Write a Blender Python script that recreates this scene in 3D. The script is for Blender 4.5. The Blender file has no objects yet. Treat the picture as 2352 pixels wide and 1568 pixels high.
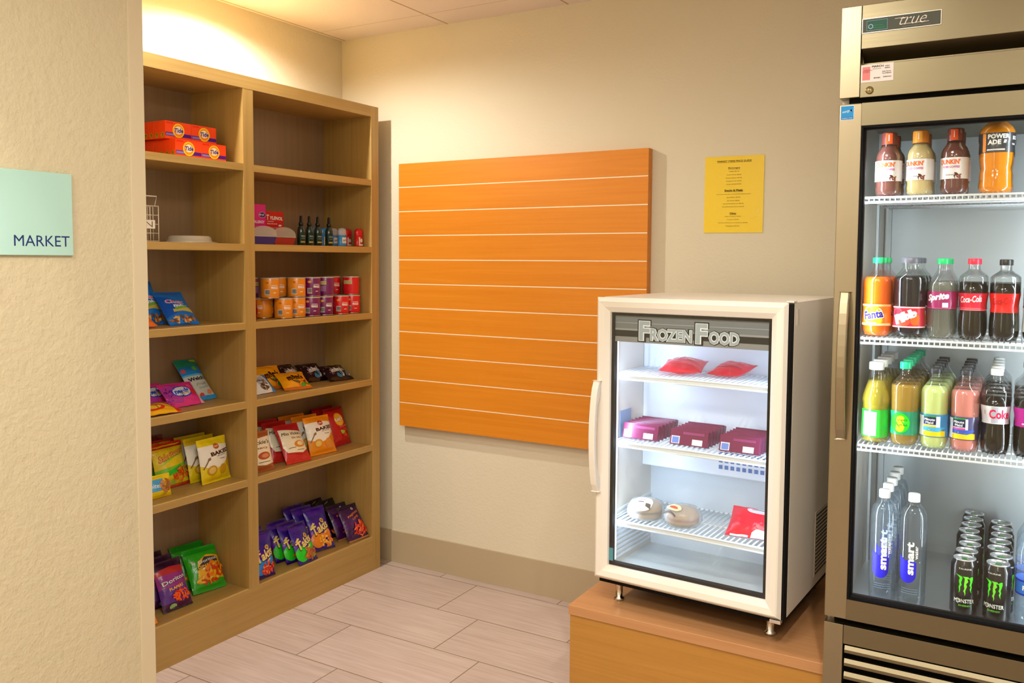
import bpy, bmesh, math, random
from mathutils import Vector, Matrix, Euler
random.seed(7)
sc = bpy.context.scene
COL = sc.collection
R = math.radians
# ------------------------------------------------------------------ camera
CAM = dict(loc=(2.9003, -3.2537, 1.473), yaw=30.4632, pitch=-3.6235, roll=0.3273, f=1972.71, px=5.286, py=-62.178)
def make_camera():
    y, p, r = R(CAM['yaw']), R(CAM['pitch']), R(CAM['roll'])
    f = Vector((-math.sin(y)*math.cos(p), math.cos(y)*math.cos(p), math.sin(p)))
    rt = f.cross(Vector((0, 0, 1))).normalized(); up = rt.cross(f)
    rt2 = rt*math.cos(r)+up*math.sin(r); up2 = -rt*math.sin(r)+up*math.cos(r)
    cd = bpy.data.cameras.new('camera'); co = bpy.data.objects.new('camera', cd); COL.objects.link(co)
    co.matrix_world = Matrix.Translation(CAM['loc']) @ Matrix((rt2, up2, -f)).transposed().to_4x4()
    cd.sensor_width = 36; cd.lens = CAM['f']*36/2352
    cd.shift_x = -CAM['px']/2352; cd.shift_y = CAM['py']/2352
    cd.clip_start = .02
    sc.camera = co
make_camera()
# ------------------------------------------------------------------ world, exposure
w = bpy.data.worlds.new('world'); sc.world = w; w.use_nodes = True
w.node_tree.nodes['Background'].inputs[0].default_value = (1.0, .9, .76, 1)
w.node_tree.nodes['Background'].inputs[1].default_value = .25
vs = sc.view_settings
vs.view_transform = 'Standard'; vs.look = 'None'; vs.gamma = 1; vs.use_curve_mapping = False
vs.exposure = 0.0
sc.cycles.use_denoising = True
sc.cycles.transparent_max_bounces = 32
sc.cycles.max_bounces = 10
sc.cycles.caustics_reflective = False; sc.cycles.caustics_refractive = False
HC = 2.535; Y1_ = -6.0
WARM = (1, .965, .885)
def light(kind, name, loc, energy, color=WARM, target=None, **kw):
    d = bpy.data.lights.new(name, kind); d.energy = energy; d.color = color
    for k, v in kw.items(): setattr(d, k, v)
    o = bpy.data.objects.new(name, d); COL.objects.link(o); o.location = loc
    if target is not None: o.rotation_euler = (Vector(target)-Vector(loc)).to_track_quat('-Z', 'Y').to_euler()
    return o
# recessed downlights and unseen added troffers (the fixtures themselves are built further down)
DOWN = [(.33, -.88), (2.3, -2.65), (2.85, -2.2), (.36, -1.40), (2.71, -5.55)]
TROF = [(2.154, -2.309), (1.544, -3.528), (2.763, -4.748), (3.373, -3.528)]  # unseen ceiling panels, added to light the room
light('SPOT', 'downlight_lamp', (.33, -.88, HC-.012), 80, (1, .965, .91), (.45, -.88, 0), spot_size=R(165), spot_blend=.5, shadow_soft_size=.025)
light('SPOT', 'downlight_lamp', (.36, -1.40, HC-.012), 60, (1, .96, .93), (.05, -1.35, 1.2), spot_size=R(120), spot_blend=.6, shadow_soft_size=.03)
light('SPOT', 'downlight_lamp', (2.3, -2.65, HC-.012), 24, (1, .93, .78), (.75, -3.05, 1.3), spot_size=R(68), spot_blend=.12, shadow_soft_size=.03)
light('SPOT', 'downlight_lamp', (2.85, -2.2, HC-.012), 105, (1, .95, .9), (2.36, -.62, .8), spot_size=R(40), spot_blend=.6, shadow_soft_size=.04)  # unseen downlight added and narrowed to brighten the freezer side
light('AREA', 'lobby_lamp', (1.15, Y1_+.03, 1.45), 11, (1, .95, .88), (1.5, 0, 1.35), shape='RECTANGLE', size=.7, size_y=1.9)  # fill lamp added at the unseen rear wall, no known source
for tx, ty in TROF:
    light('AREA', 'troffer_lamp', (tx, ty, HC-.02), 23, WARM, (tx, ty, 0), shape='SQUARE', size=.52)
# ------------------------------------------------------------------ materials
def lin(c):
    if isinstance(c, str):
        c = c.lstrip('#'); c = [int(c[i:i+2], 16)/255 for i in (0, 2, 4)]
        return tuple((x/12.92 if x <= .04045 else ((x+.055)/1.055)**2.4) for x in c)
    return tuple(c)
_m = {}
def M(col, rough=.5, metal=0., name=None, coat=0., bump=None, emit=None, alpha=None, spec=None):
    key = (str(col), rough, metal, coat, str(bump), str(emit), alpha, spec)
    if key in _m: return _m[key]
    m = bpy.data.materials.new(name or 'm_%d' % len(_m)); m.use_nodes = True
    nt = m.node_tree; b = nt.nodes['Principled BSDF']
    c = lin(col); b.inputs['Base Color'].default_value = (*c, 1)
    b.inputs['Roughness'].default_value = rough; b.inputs['Metallic'].default_value = metal
    b.inputs['Coat Weight'].default_value = coat; b.inputs['Coat Roughness'].default_value = .12
    if spec is not None: b.inputs['Specular IOR Level'].default_value = spec
    if emit:
        b.inputs['Emission Color'].default_value = (*lin(emit[0]), 1); b.inputs['Emission Strength'].default_value = emit[1]
    if bump:
        n = nt.nodes.new('ShaderNodeTexNoise'); n.inputs['Scale'].default_value = bump[0]; n.inputs['Detail'].default_value = bump[2] if len(bump) > 2 else 2
        t = nt.nodes.new('ShaderNodeTexCoord'); nt.links.new(t.outputs['Object'], n.inputs['Vector'])
        bp = nt.nodes.new('ShaderNodeBump'); bp.inputs['Strength'].default_value = bump[1]; bp.inputs['Distance'].default_value = .004
        nt.links.new(n.outputs['Fac'], bp.inputs['Height']); nt.links.new(bp.outputs[0], b.inputs['Normal'])
    if alpha is not None:
        o = nt.nodes['Material Output']; tr = nt.nodes.new('ShaderNodeBsdfTransparent'); mx = nt.nodes.new('ShaderNodeMixShader')
        tc = [1-(1-x)*.35 for x in c]; tr.inputs[0].default_value = (*tc, 1)
        mx.inputs[0].default_value = alpha; nt.links.new(tr.outputs[0], mx.inputs[1]); nt.links.new(b.outputs[0], mx.inputs[2]); nt.links.new(mx.outputs[0], o.inputs[0])
    _m[key] = m; return m
def glassmat(name, tint=(1, 1, 1), refl=.06, rough=.02):
    m = bpy.data.materials.new(name); m.use_nodes = True; nt = m.node_tree; nt.nodes.clear()
    o = nt.nodes.new('ShaderNodeOutputMaterial'); tr = nt.nodes.new('ShaderNodeBsdfTransparent'); tr.inputs[0].default_value = (*tint, 1)
    g = nt.nodes.new('ShaderNodeBsdfGlossy'); g.inputs['Roughness'].default_value = rough
    lw = nt.nodes.new('ShaderNodeLayerWeight'); lw.inputs[0].default_value = .25
    ma = nt.nodes.new('ShaderNodeMath'); ma.operation = 'MULTIPLY_ADD'; ma.inputs[1].default_value = .5; ma.inputs[2].default_value = refl
    nt.links.new(lw.outputs['Facing'], ma.inputs[0])
    pw = nt.nodes.new('ShaderNodeMath'); pw.operation = 'MULTIPLY'; nt.links.new(ma.outputs[0], pw.inputs[0]); pw.inputs[1].default_value = 1.
    mx = nt.nodes.new('ShaderNodeMixShader'); nt.links.new(pw.outputs[0], mx.inputs[0]); nt.links.new(tr.outputs[0], mx.inputs[1]); nt.links.new(g.outputs[0], mx.inputs[2]); nt.links.new(mx.outputs[0], o.inputs[0])
    return m
class NT:
    def __init__(s, name):
        s.m = bpy.data.materials.new(name); s.m.use_nodes = True; s.nt = s.m.node_tree; s.b = s.nt.nodes['Principled BSDF']
        s.tc = s.nt.nodes.new('ShaderNodeTexCoord')
    def n(s, t, ins=None, **kw):
        nd = s.nt.nodes.new('ShaderNode'+t)
        for k, v in kw.items(): setattr(nd, k, v)
        for k, v in (ins or {}).items(): s.set(nd.inputs[k], v)
        return nd
    def set(s, sock, v):
        if hasattr(v, 'is_output') or isinstance(v, bpy.types.NodeSocket): s.nt.links.new(v, sock)
        else: sock.default_value = v
    def math(s, op, a, b=0., c=0.):
        nd = s.n('Math', {0: a, 1: b, 2: c}, operation=op); return nd.outputs[0]
    def ramp(s, fac, stops):
        nd = s.n('ValToRGB', {0: fac}); el = nd.color_ramp.elements
        while len(el) < len(stops): el.new(.5)
        for e, (p, c) in zip(el, stops): e.position = p; e.color = (*lin(c), 1)
        return nd.outputs[0]
    def mix(s, fac, a, b, mode='MIX'):
        nd = s.n('Mix', data_type='RGBA', blend_type=mode); s.set(nd.inputs[0], fac)
        s.set(nd.inputs[6], a if not isinstance(a, str) else (*lin(a), 1)); s.set(nd.inputs[7], b if not isinstance(b, str) else (*lin(b), 1))
        return nd.outputs[2]
def wall_mat(name, col, scale=95, strength=.35):
    q = NT(name); n = q.n('TexNoise', {'Vector': q.tc.outputs['Object'], 'Scale': scale, 'Detail': 3., 'Roughness': .55})
    n2 = q.n('TexNoise', {'Vector': q.tc.outputs['Object'], 'Scale': scale*.3, 'Detail': 2.})
    h = q.math('ADD', n.outputs[0], q.math('MULTIPLY', n2.outputs[0], .8))
    bp = q.n('Bump', {'Height': h, 'Strength': strength, 'Distance': .006}); q.set(q.b.inputs['Normal'], bp.outputs[0])
    q.b.inputs['Base Color'].default_value = (*lin(col), 1); q.b.inputs['Roughness'].default_value = .75
    return q.m
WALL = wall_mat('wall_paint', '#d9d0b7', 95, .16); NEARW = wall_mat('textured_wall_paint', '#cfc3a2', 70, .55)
TRIMM = M('#d6c8a8', .5); BASEM = M('#b3a283', .5)
def wood_mat(name, c1, c2, axis, rough=.42, sc_=1.):
    q = NT(name); mp = q.n('Mapping', {'Vector': q.tc.outputs['Object']})
    s = [55*sc_, 55*sc_, 55*sc_]; s[axis] = 1.6*sc_; mp.inputs['Scale'].default_value = s
    n = q.n('TexNoise', {'Vector': mp.outputs[0], 'Scale': 1., 'Detail': 4., 'Roughness': .6, 'Distortion': .6})
    q.set(q.b.inputs['Base Color'], q.ramp(n.outputs[0], [(.3, c1), (.7, c2)])); q.b.inputs['Roughness'].default_value = rough
    return q.m
SHV = wood_mat('tan_laminate_vertical', '#a98746', '#b69556', 2); SHH = wood_mat('tan_laminate_horizontal', '#ab8948', '#b89758', 1)
SHB = wood_mat('brown_back_panel', '#92775a', '#9c8264', 2)  # brown panel, taken darker to put the shelves' inner shade into its colour
SLATW = wood_mat('orange_maple_laminate', '#d27e18', '#dc8a22', 0, .4); CNTW = wood_mat('counter_laminate', '#aa762c', '#b68238', 0, .4)
CNTT = wood_mat('counter_top_laminate', '#b48050', '#c08c5e', 0, .28)
def steel_mat(name, col, axis, rough=.33):
    q = NT(name); mp = q.n('Mapping', {'Vector': q.tc.outputs['Object']}); s = [400, 400, 400]; s[axis] = 3; mp.inputs['Scale'].default_value = s
    n = q.n('TexNoise', {'Vector': mp.outputs[0], 'Scale': 1., 'Detail': 2.})
    q.set(q.b.inputs['Roughness'], q.math('MULTIPLY_ADD', n.outputs[0], .12, rough-.06))
    q.b.inputs['Base Color'].default_value = (*lin(col), 1); q.b.inputs['Metallic'].default_value = 1.
    bp = q.n('Bump', {'Height': n.outputs[0], 'Strength': .04, 'Distance': .001}); q.set(q.b.inputs['Normal'], bp.outputs[0])
    return q.m
STEEL = steel_mat('brushed_stainless', '#7f755c', 0, .34); STEELV = steel_mat('brushed_stainless_vertical', '#988c72', 2, .32)
ALU = M('#b4bcbf', .42, .8); WHITE = M('#e6dfd2', .38); LINER = M('#e8eef4', .35); WIRE = M('#eef2f4', .3); BLACK = M('#060506', .6, spec=.15); RUB = M('#17130f', .6)
CHROME = M('#d8d4cc', .15, 1.); SILVER = M('#c9ccce', .25, 1.)
# ------------------------------------------------------------------ mesh helpers
class MB:
    def __init__(s): s.v = []; s.f = []; s.mi = []; s.sm = []; s.mats = []
    def mat(s, m):
        if m not in s.mats: s.mats.append(m)
        return s.mats.index(m)
    def add(s, vs, fs, m, smooth=False):
        o = len(s.v); k = s.mat(m); s.v += [tuple(v) for v in vs]
        for f in fs: s.f.append([i+o for i in f]); s.mi.append(k); s.sm.append(smooth)
        return s
    def box(s, x0, x1, y0, y1, z0, z1, m, bev=0.):
        if bev <= 0:
            vs = [(x, y, z) for x in (x0, x1) for y in (y0, y1) for z in (z0, z1)]
            return s.add(vs, [(0, 1, 3, 2), (4, 6, 7, 5), (0, 4, 5, 1), (2, 3, 7, 6), (0, 2, 6, 4), (1, 5, 7, 3)], m)
        bm = bmesh.new(); bmesh.ops.create_cube(bm, size=1)
        for v in bm.verts: v.co = Vector(((x0+x1)/2+v.co.x*(x1-x0), (y0+y1)/2+v.co.y*(y1-y0), (z0+z1)/2+v.co.z*(z1-z0)))
        bmesh.ops.bevel(bm, geom=bm.edges[:], offset=bev, segments=2, affect='EDGES', profile=.6)
        s.bm(bm, m); return s
    def bm(s, bm, m, smooth=False):
        bm.verts.index_update(); s.add([v.co.copy() for v in bm.verts], [[v.index for v in f.verts] for f in bm.faces], m, smooth); bm.free(); return s
    def lathe(s, prof, m, seg=28, c=(0, 0, 0), a0=0., a1=2*math.pi, fn=None):
        full = abs(a1-a0-2*math.pi) < 1e-6; n = seg if full else seg+1; vs = []; fs = []
        for r, z in prof:
            for i in range(n):
                a = a0+(a1-a0)*i/seg; rr = r if fn is None else fn(r, z, a)
                vs.append((c[0]+rr*math.sin(a), c[1]-rr*math.cos(a), c[2]+z))
        for j in range(len(prof)-1):
            for i in range(seg):
                k = (i+1) % n; fs.append((j*n+i, j*n+k, (j+1)*n+k, (j+1)*n+i))
        return s.add(vs, fs, m, True)
    def disc(s, r, z, m, seg=28, c=(0, 0, 0)):
        return s.add([(c[0]+r*math.sin(2*math.pi*i/seg), c[1]-r*math.cos(2*math.pi*i/seg), c[2]+z) for i in range(seg)], [list(range(seg))], m)
    def tube(s, pts, r, m, seg=8, closed=False):
        pts = [Vector(p) for p in pts]; n = len(pts); vs = []; fs = []; up = None
        for i, p in enumerate(pts):
            a = pts[(i-1) % n] if (closed or i > 0) else p; b = pts[(i+1) % n] if (closed or i < n-1) else p
            t = (b-a).normalized()
            if up is None: up = t.orthogonal().normalized()
            up = (up-t*up.dot(t)).normalized(); sd = t.cross(up)
            for k in range(seg):
                an = 2*math.pi*k/seg; vs.append(p+up*math.cos(an)*r+sd*math.sin(an)*r)
        for i in range(n if closed else n-1):
            for k in range(seg):
                j = (i+1) % n; fs.append((i*seg+k, i*seg+(k+1) % seg, j*seg+(k+1) % seg, j*seg+k))
        if not closed: fs.append(list(range(seg))[::-1]); fs.append([(n-1)*seg+k for k in range(seg)])
        return s.add(vs, fs, m, True)
    def prism(s, pts, axis, a, b, m):  # pts 2D polygon extruded along axis
        n = len(pts); vs = []
        for h in (a, b):
            for p in pts:
                q = list(p); q.insert(axis, h); vs.append(q)
        return s.add(vs, [list(range(n))[::-1], list(range(n, 2*n))]+[(i, (i+1) % n, n+(i+1) % n, n+i) for i in range(n)], m)
    def build(s, name, parent=None, **props):
        me = bpy.data.meshes.new(name); me.from_pydata(s.v, [], s.f)
        for m in s.mats: me.materials.append(m)
        me.polygons.foreach_set('material_index', s.mi); me.polygons.foreach_set('use_smooth', s.sm)
        me.update(); o = bpy.data.objects.new(name, me); COL.objects.link(o)
        if parent is not None: o.parent = parent
        for k, v in props.items(): o[k] = v
        return o
def thing(name, label, cat, loc=(0, 0, 0), rot=(0, 0, 0), group=None):
    o = bpy.data.objects.new(name, None); COL.objects.link(o); o.location = loc; o.rotation_euler = rot; o.empty_display_size = .05
    o['label'] = label; o['category'] = cat
    if group: o['group'] = group
    return o
def tag(o, label, cat, group=None, loc=None, rot=None):
    o['label'] = label; o['category'] = cat
    if group: o['group'] = group
    if loc: o.location = loc
    if rot: o.rotation_euler = rot
    return o
def dup(root, label, loc, rot=None, group=None):
    r = root.copy(); COL.objects.link(r); r.location = loc; r['label'] = label
    if rot is not None: r.rotation_euler = rot
    if group: r['group'] = group
    for ch in list(root.children):
        c = ch.copy(); COL.objects.link(c); c.parent = r
        for g in ch.children:
            d = g.copy(); COL.objects.link(d); d.parent = c
    return r
# ---- flat artwork mapped onto any surface: shapes are given in metres (u right, v up)
_txt = {}
def text2d(body, bold=0., shear=0.):
    key = (body, bold, shear)
    if key not in _txt:
        fat = 0
        if 'M' in body and bold > 0: fat, bold = bold*.8, 0.
        cu = bpy.data.curves.new('t', 'FONT'); cu.body = body; cu.size = 1; cu.offset = bold; cu.shear = shear; cu.resolution_u = 2
        cu.fill_mode = 'FRONT'
        ob = bpy.data.objects.new('t', cu); me = bpy.data.meshes.new_from_object(ob)
        vs = [(v.co.x, v.co.y) for v in me.vertices]; fs = [list(p.vertices) for p in me.polygons]
        if fat:
            bv, bf = vs, fs; vs, fs = [], []
            for dx, dy in ((-fat, -fat), (fat, -fat), (fat, fat), (-fat, fat)):
                o_ = len(vs); vs += [(x+dx, y+dy) for x, y in bv]; fs += [[i+o_ for i in f] for f in bf]
        bpy.data.objects.remove(ob); bpy.data.curves.remove(cu); bpy.data.meshes.remove(me)
        xs = [v[0] for v in vs]; ys = [v[1] for v in vs]
        _txt[key] = (vs, fs, min(xs), max(xs), min(ys), max(ys))
    return _txt[key]
def art(mb, S, shapes, grid=.008, lift=.0004):
    for li, sh in enumerate(shapes):
        k = sh[0]; col = sh[-1]; m = col if not isinstance(col, str) else M(col, .5, spec=.3)
        if k == 't':    # t, body, cx, cy, w, h, [rot], [bold], [shear], col
            body, cx, cy, w_, h_ = sh[1:6]; ex = sh[6:-1]; rot = R(ex[0]) if len(ex) > 0 else 0; bold = ex[1] if len(ex) > 1 else .02; shr = ex[2] if len(ex) > 2 else 0
            vs, fs, x0, x1, y0, y1 = text2d(body, bold, shr)
            P = []
            for x, y in vs:
                a = ((x-x0)/(x1-x0)-.5)*w_; b = ((y-y0)/(y1-y0)-.5)*h_
                P.append((cx+a*math.cos(rot)-b*math.sin(rot), cy+a*math.sin(rot)+b*math.cos(rot)))
            F = fs
        elif k == 'e':  # e,cx,cy,rx,ry,[rot],col
            cx, cy, rx, ry = sh[1:5]; rot = R(sh[5]) if len(sh) > 6 else 0
            P = [(cx+rx*math.cos(t)*math.cos(rot)-ry*math.sin(t)*math.sin(rot), cy+rx*math.cos(t)*math.sin(rot)+ry*math.sin(t)*math.cos(rot)) for t in [2*math.pi*i/24 for i in range(24)]]; F = [list(range(24))]
        elif k == 'r':
            x0, y0, x1, y1 = sh[1:5]; P = [(x0, y0), (x1, y0), (x1, y1), (x0, y1)]; F = [[0, 1, 2, 3]]
        elif k == 'p':
            P = list(sh[1]); F = [list(range(len(P)))]
        elif k == 'splat':  # splat,cx,cy,r,seed,n,rad,cols : heap of little chips
            _, cx, cy, rx, ry, seed, n, rad, cols = sh
            rr = random.Random(seed); sub = []
            for i in range(n):
                a = rr.random()*6.28; d = rr.random()**.5
                sub.append(('e', cx+rx*d*math.cos(a), cy+ry*d*math.sin(a), rad*(.6+.8*rr.random()), rad*.45*(.6+.8*rr.random()), rr.random()*180, rr.choice(cols)))
            art(mb, S, sub, grid, lift+.00008*li); continue
        bm = bmesh.new(); bv = [bm.verts.new((p[0], p[1], 0)) for p in P]
        for f in F:
            try: bm.faces.new([bv[i] for i in f])
            except ValueError: pass
        if grid:
            xs = [p[0] for p in P]; ys = [p[1] for p in P]
            bmesh.ops.triangulate(bm, faces=[f for f in bm.faces if len(f.verts) > 4])
            for ax, lo, hi in ((0, min(xs), max(xs)), (1, min(ys), max(ys))):
                g = math.floor(lo/grid)+1
                while g*grid < hi:
                    no = (1, 0, 0) if ax == 0 else (0, 1, 0); co = (g*grid, 0, 0) if ax == 0 else (0, g*grid, 0)
                    bmesh.ops.bisect_plane(bm, geom=bm.verts[:]+bm.edges[:]+bm.faces[:], plane_co=co, plane_no=no); g += 1
        bm.normal_update()
        for f in bm.faces:
            if f.normal.z < 0: f.normal_flip()
        L = lift+.00012*li
        for v in bm.verts:
            p, n = S(v.co.x, v.co.y); v.co = p+n*L
        mb.bm(bm, m, True)
def flatS(y): return lambda u, v: (Vector((u, y, v)), Vector((0, -1, 0)))
def cylS(rf):
    def S(u, v):
        r = rf(v) if callable(rf) else rf; a = u/max(r, .001)
        n = Vector((math.sin(a), -math.cos(a), 0)); return n*r+Vector((0, 0, v)), n
    return S
def num_normal(P):
    def S(u, v):
        p = P(u, v); e = .0015; a = P(u+e, v)-P(u-e, v); b = P(u, v+e)-P(u, v-e)
        n = a.cross(b); n = n.normalized() if n.length > 1e-12 else Vector((0, -1, 0))
        return p, n
    return S
# ------------------------------------------------------------------ room
def struct(name, mb, **kw):
    o = mb.build(name); o['kind'] = 'structure'; return o
def plane(name, vs, m):
    return struct(name, MB().add(vs, [(0, 1, 2, 3)], m))
# floor tiles
def floor_mat():
    q = NT('linen_porcelain_tile'); sx = q.n('SeparateXYZ', {0: q.tc.outputs['Object']}); T, TW = .3079, .6127
    fy = q.math('DIVIDE', q.math('SUBTRACT', -.0548, sx.outputs[1]), T); row = q.math('FLOOR', fy)
    fx = q.math('DIVIDE', q.math('SUBTRACT', q.math('SUBTRACT', sx.outputs[0], .8304), q.math('MULTIPLY', row, .2042)), TW)
    ry = q.math('FRACT', fy); rx = q.math('FRACT', fx)
    dy = q.math('MULTIPLY', q.math('MINIMUM', ry, q.math('SUBTRACT', 1., ry)), T); dx = q.math('MULTIPLY', q.math('MINIMUM', rx, q.math('SUBTRACT', 1., rx)), TW)
    d = q.math('MINIMUM', dx, dy); g = q.math('LESS_THAN', d, .0021)
    cv = q.n('CombineXYZ', {0: q.math('FLOOR', fx), 1: row}); wn = q.n('TexWhiteNoise', {'Vector': cv.outputs[0]})
    mp = q.n('Mapping', {'Vector': q.tc.outputs['Object'], 'Scale': (3.5, 70, 1)}); ad = q.n('VectorMath', {0: mp.outputs[0], 1: wn.outputs['Color']}, operation='ADD')
    mp2 = q.n('VectorMath', {0: wn.outputs['Color'], 1: (40, 40, 0)}, operation='MULTIPLY'); q.set(ad.inputs[1], mp2.outputs[0])
    n = q.n('TexNoise', {'Vector': ad.outputs[0], 'Scale': 1., 'Detail': 4., 'Roughness': .6})
    n2 = q.n('TexNoise', {'Vector': q.tc.outputs['Object'], 'Scale': 3., 'Detail': 1.})
    f = q.math('ADD', q.math('MULTIPLY', n.outputs[0], .8), q.math('MULTIPLY', q.math('SUBTRACT', wn.outputs['Value'], .5), .10))
    f = q.math('ADD', f, q.math('MULTIPLY', n2.outputs[0], .15))
    c = q.ramp(f, [(.25, '#a99589'), (.5, '#bca89d'), (.75, '#cbb9ae')])
    q.set(q.b.inputs['Base Color'], q.mix(g, c, '#7d6a50')); q.set(q.b.inputs['Roughness'], q.math('MULTIPLY_ADD', g, .4, .3))
    bp = q.n('Bump', {'Height': q.math('SUBTRACT', 1., g), 'Strength': .5, 'Distance': .001}); q.set(q.b.inputs['Normal'], bp.outputs[0])
    return q.m
def ceil_mat():
    q = NT('ceiling_tile'); sx = q.n('SeparateXYZ', {0: q.tc.outputs['Object']}); P = .6096
    def ln(s, o, wd):
        f = q.math('FRACT', q.math('DIVIDE', q.math('SUBTRACT', s, o-.3), P)); a = q.math('ABSOLUTE', q.math('SUBTRACT', f, .3/P)); return q.math('LESS_THAN', a, wd/P)
    gx = ln(sx.outputs[0], .6295, .0045); gy = ln(sx.outputs[1], -.175, .003)
    n = q.n('TexNoise', {'Vector': q.tc.outputs['Object'], 'Scale': 180., 'Detail': 2.})
    c = q.mix(gx, '#efe3dd', '#b9a48a'); c = q.mix(gy, c, '#d9c8b6'); q.set(q.b.inputs['Base Color'], c); q.b.inputs['Roughness'].default_value = .9
    bp = q.n('Bump', {'Height': n.outputs[0], 'Strength': .25, 'Distance': .003}); q.set(q.b.inputs['Normal'], bp.outputs[0]); return q.m
X1, Y1 = 4.1, -6.0
plane('floor', [(-.1, Y1, 0), (X1, Y1, 0), (X1, 0, 0), (-.1, 0, 0)], floor_mat())
plane('ceiling', [(-.1, 0, HC), (X1, 0, HC), (X1, Y1, HC), (-.1, Y1, HC)], ceil_mat())
struct('wall_back', MB().box(-.1, X1, 0, .1, -.01, HC+.02, WALL))
struct('wall_left', MB().box(-.1, 0, -1.67, 0, -.01, HC+.02, WALL))
struct('wall_near', MB().box(-.1, .75, Y1, -1.673, -.01, HC+.02, NEARW))
struct('wall_right', MB().box(X1, X1+.1, Y1, .1, -.01, HC+.02, WALL))
struct('wall_rear', MB().box(-.1, X1, Y1-.1, Y1, -.01, HC+.02, WALL))
struct('window_1', MB().box(.8, 1.5, Y1, Y1+.012, .45, 2.45, M('#fff4e4', .5, emit=('#ffeed8', .5))))  # glowing pane added on the unseen rear wall to go with the fill lamp
struct('trim_1', MB().box(.705, .7535, -1.715, -1.669, 0, HC, TRIMM, .0012))
struct('baseboard_back', MB().box(.0, X1, -.008, 0, 0, .1553, BASEM))
# ------------------------------------------------------------------ bookshelf
XS, YR, HS, HB = .306, -.0985, 2.174, .1616
ZS = [2.174, 1.838, 1.5296, 1.2228, .9123, .6016]; TK = .027
YI, YD1, YD0, YL = -.1502, -.855, -.9067, -1.6115
sh = thing('bookshelf', 'tall tan wooden shelving unit with two columns of open shelves against the left wall', 'shelving unit', (0, 0, 0))
BK = .012
MB().box(.002, XS, YI, YR, 0, HS, SHV).build('side_panel', sh)
MB().box(.002, XS, YL-.052, YL, 0, HS, SHV).build('side_panel', sh)
MB().box(BK, XS-.0005, YD0, YD1, HB, HS-.0485, SHV).build('divider', sh)
MB().box(.002, XS-.0003, YL, YI, HS-.0485, HS, SHH).build('top_panel', sh)
MB().box(.002, XS-.0003, YL, YI, 0, HB, SHH).build('base_panel', sh)
MB().box(.002, BK, YL, YI, HB, HS-.0485, SHB).build('back_panel', sh)
for z in ZS[1:]:
    for a, b in ((YL, YD0), (YD1, YI)): MB().box(BK, XS-.001, a, b, z-TK, z, SHH).build('shelf', sh)
# ------------------------------------------------------------------ slat board
sb = thing('slat_board', 'orange wood slatwall display panel with ten pale grooves on the back wall', 'display panel', (.3792, 0, .6855))
mb = MB(); g0, gp = .1086, .1124; W = 1.2402; Hh = 1.2314; G = .0042
zt = Hh
for i in range(11):
    zb = Hh-g0-gp*i+G/2 if i < 10 else 0
    mb.box(0, W, -.0395, -.008, zb, zt, SLATW); zt = zb-G
mb.box(0, W, -.008, -.0005, 0, Hh, SLATW)
mb.build('panel', sb)
mb = MB()
GROOVE = M('#f4ead0', .3)
for i in range(10):
    z = Hh-g0-gp*i; mb.box(.0005, W-.0005, -.0388, -.008, z-G/2, z+G/2, GROOVE)
mb.build('groove_insert', sb, label='pale metal groove strips')
MB().box(W, W+.0012, -.0398, -.0005, 0, Hh, SLATW).build('edge_band', sb)
# ------------------------------------------------------------------ wall signs
PX0, PX1, PZ0, PZ1 = 1.8368, 2.0629, 1.5814, 1.8705
t = thing('price_sign', 'yellow paper price list taped to the back wall beside the slat panel', 'sign', ((PX0+PX1)/2, -.0005, PZ0), (0, R(.3), 0))
w_, h_ = PX1-PX0, PZ1-PZ0
mb = MB().box(-w_/2, w_/2, -.002, 0, 0, h_, M('#efcc00', .35, coat=.5))
S = flatS(-.002); ink = '#6b5200'
lines = [('MARKET ITEMS PRICE GUIDE', .935, .58, .021, 1), ('Beverages', .845, .20, .022, 1), ('Coffee $2.00', .80, .17, .014, 0), ('Small Water $2.00', .757, .25, .014, 0), ('Bottle Water $3.00', .716, .27, .014, 0), ('Energy Drinks $4.00', .675, .26, .014, 0), ('Other Drinks $3.00', .634, .25, .014, 0),
         ('Snacks & Meals', .555, .31, .023, 1), ('Chocolate/Candy/Cookies/Chips/Nuts $2.50', .503, .58, .013, 0), ('Gum/Mints $2.00', .462, .23, .014, 0), ('Ice Cream $4.00', .420, .21, .014, 0), ('Sandwiches/Entrees $6.00', .380, .35, .014, 0), ('Soup/Pizza/Sandwich $5.00', .340, .37, .014, 0),
         ('Other', .255, .115, .022, 1), ('Soap & Shampoo $2.00', .213, .27, .014, 0), ('Toothpaste $2.00', .172, .20, .014, 0), ('Shampoo/Deodorant/Medicine $3.00', .130, .50, .014, 0), ('Medicine $2.00', .088, .23, .014, 0)]
shp = []
for tx_, v, ww, hh, b in lines:
    shp.append(('t', tx_, 0, v*h_, ww*w_, hh*h_*(1.1 if b else 1), 0, .025 if b else .0, ink))
    if b: shp.append(('r', -ww*w_/2, (v-hh*.85)*h_, ww*w_/2, (v-hh*.7)*h_, ink))
art(mb, S, shp, 0, .0002)
mb.build('paper', t)
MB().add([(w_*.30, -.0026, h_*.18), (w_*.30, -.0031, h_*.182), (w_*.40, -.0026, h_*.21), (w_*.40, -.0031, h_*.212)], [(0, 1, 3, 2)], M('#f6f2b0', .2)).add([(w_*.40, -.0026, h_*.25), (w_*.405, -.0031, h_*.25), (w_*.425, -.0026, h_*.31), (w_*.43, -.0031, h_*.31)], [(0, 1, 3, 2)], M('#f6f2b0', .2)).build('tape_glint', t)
t = thing('room_sign', 'pale green frosted glass plaque lettered MARKET on the near left wall', 'sign', (.752, -2.0, 1.478), (0, 0, R(90)))
mb = MB().box(-.115, .106, -.007, 0, 0, .211, M('#b2dcd0', .22, coat=.6), .0015)
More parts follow.
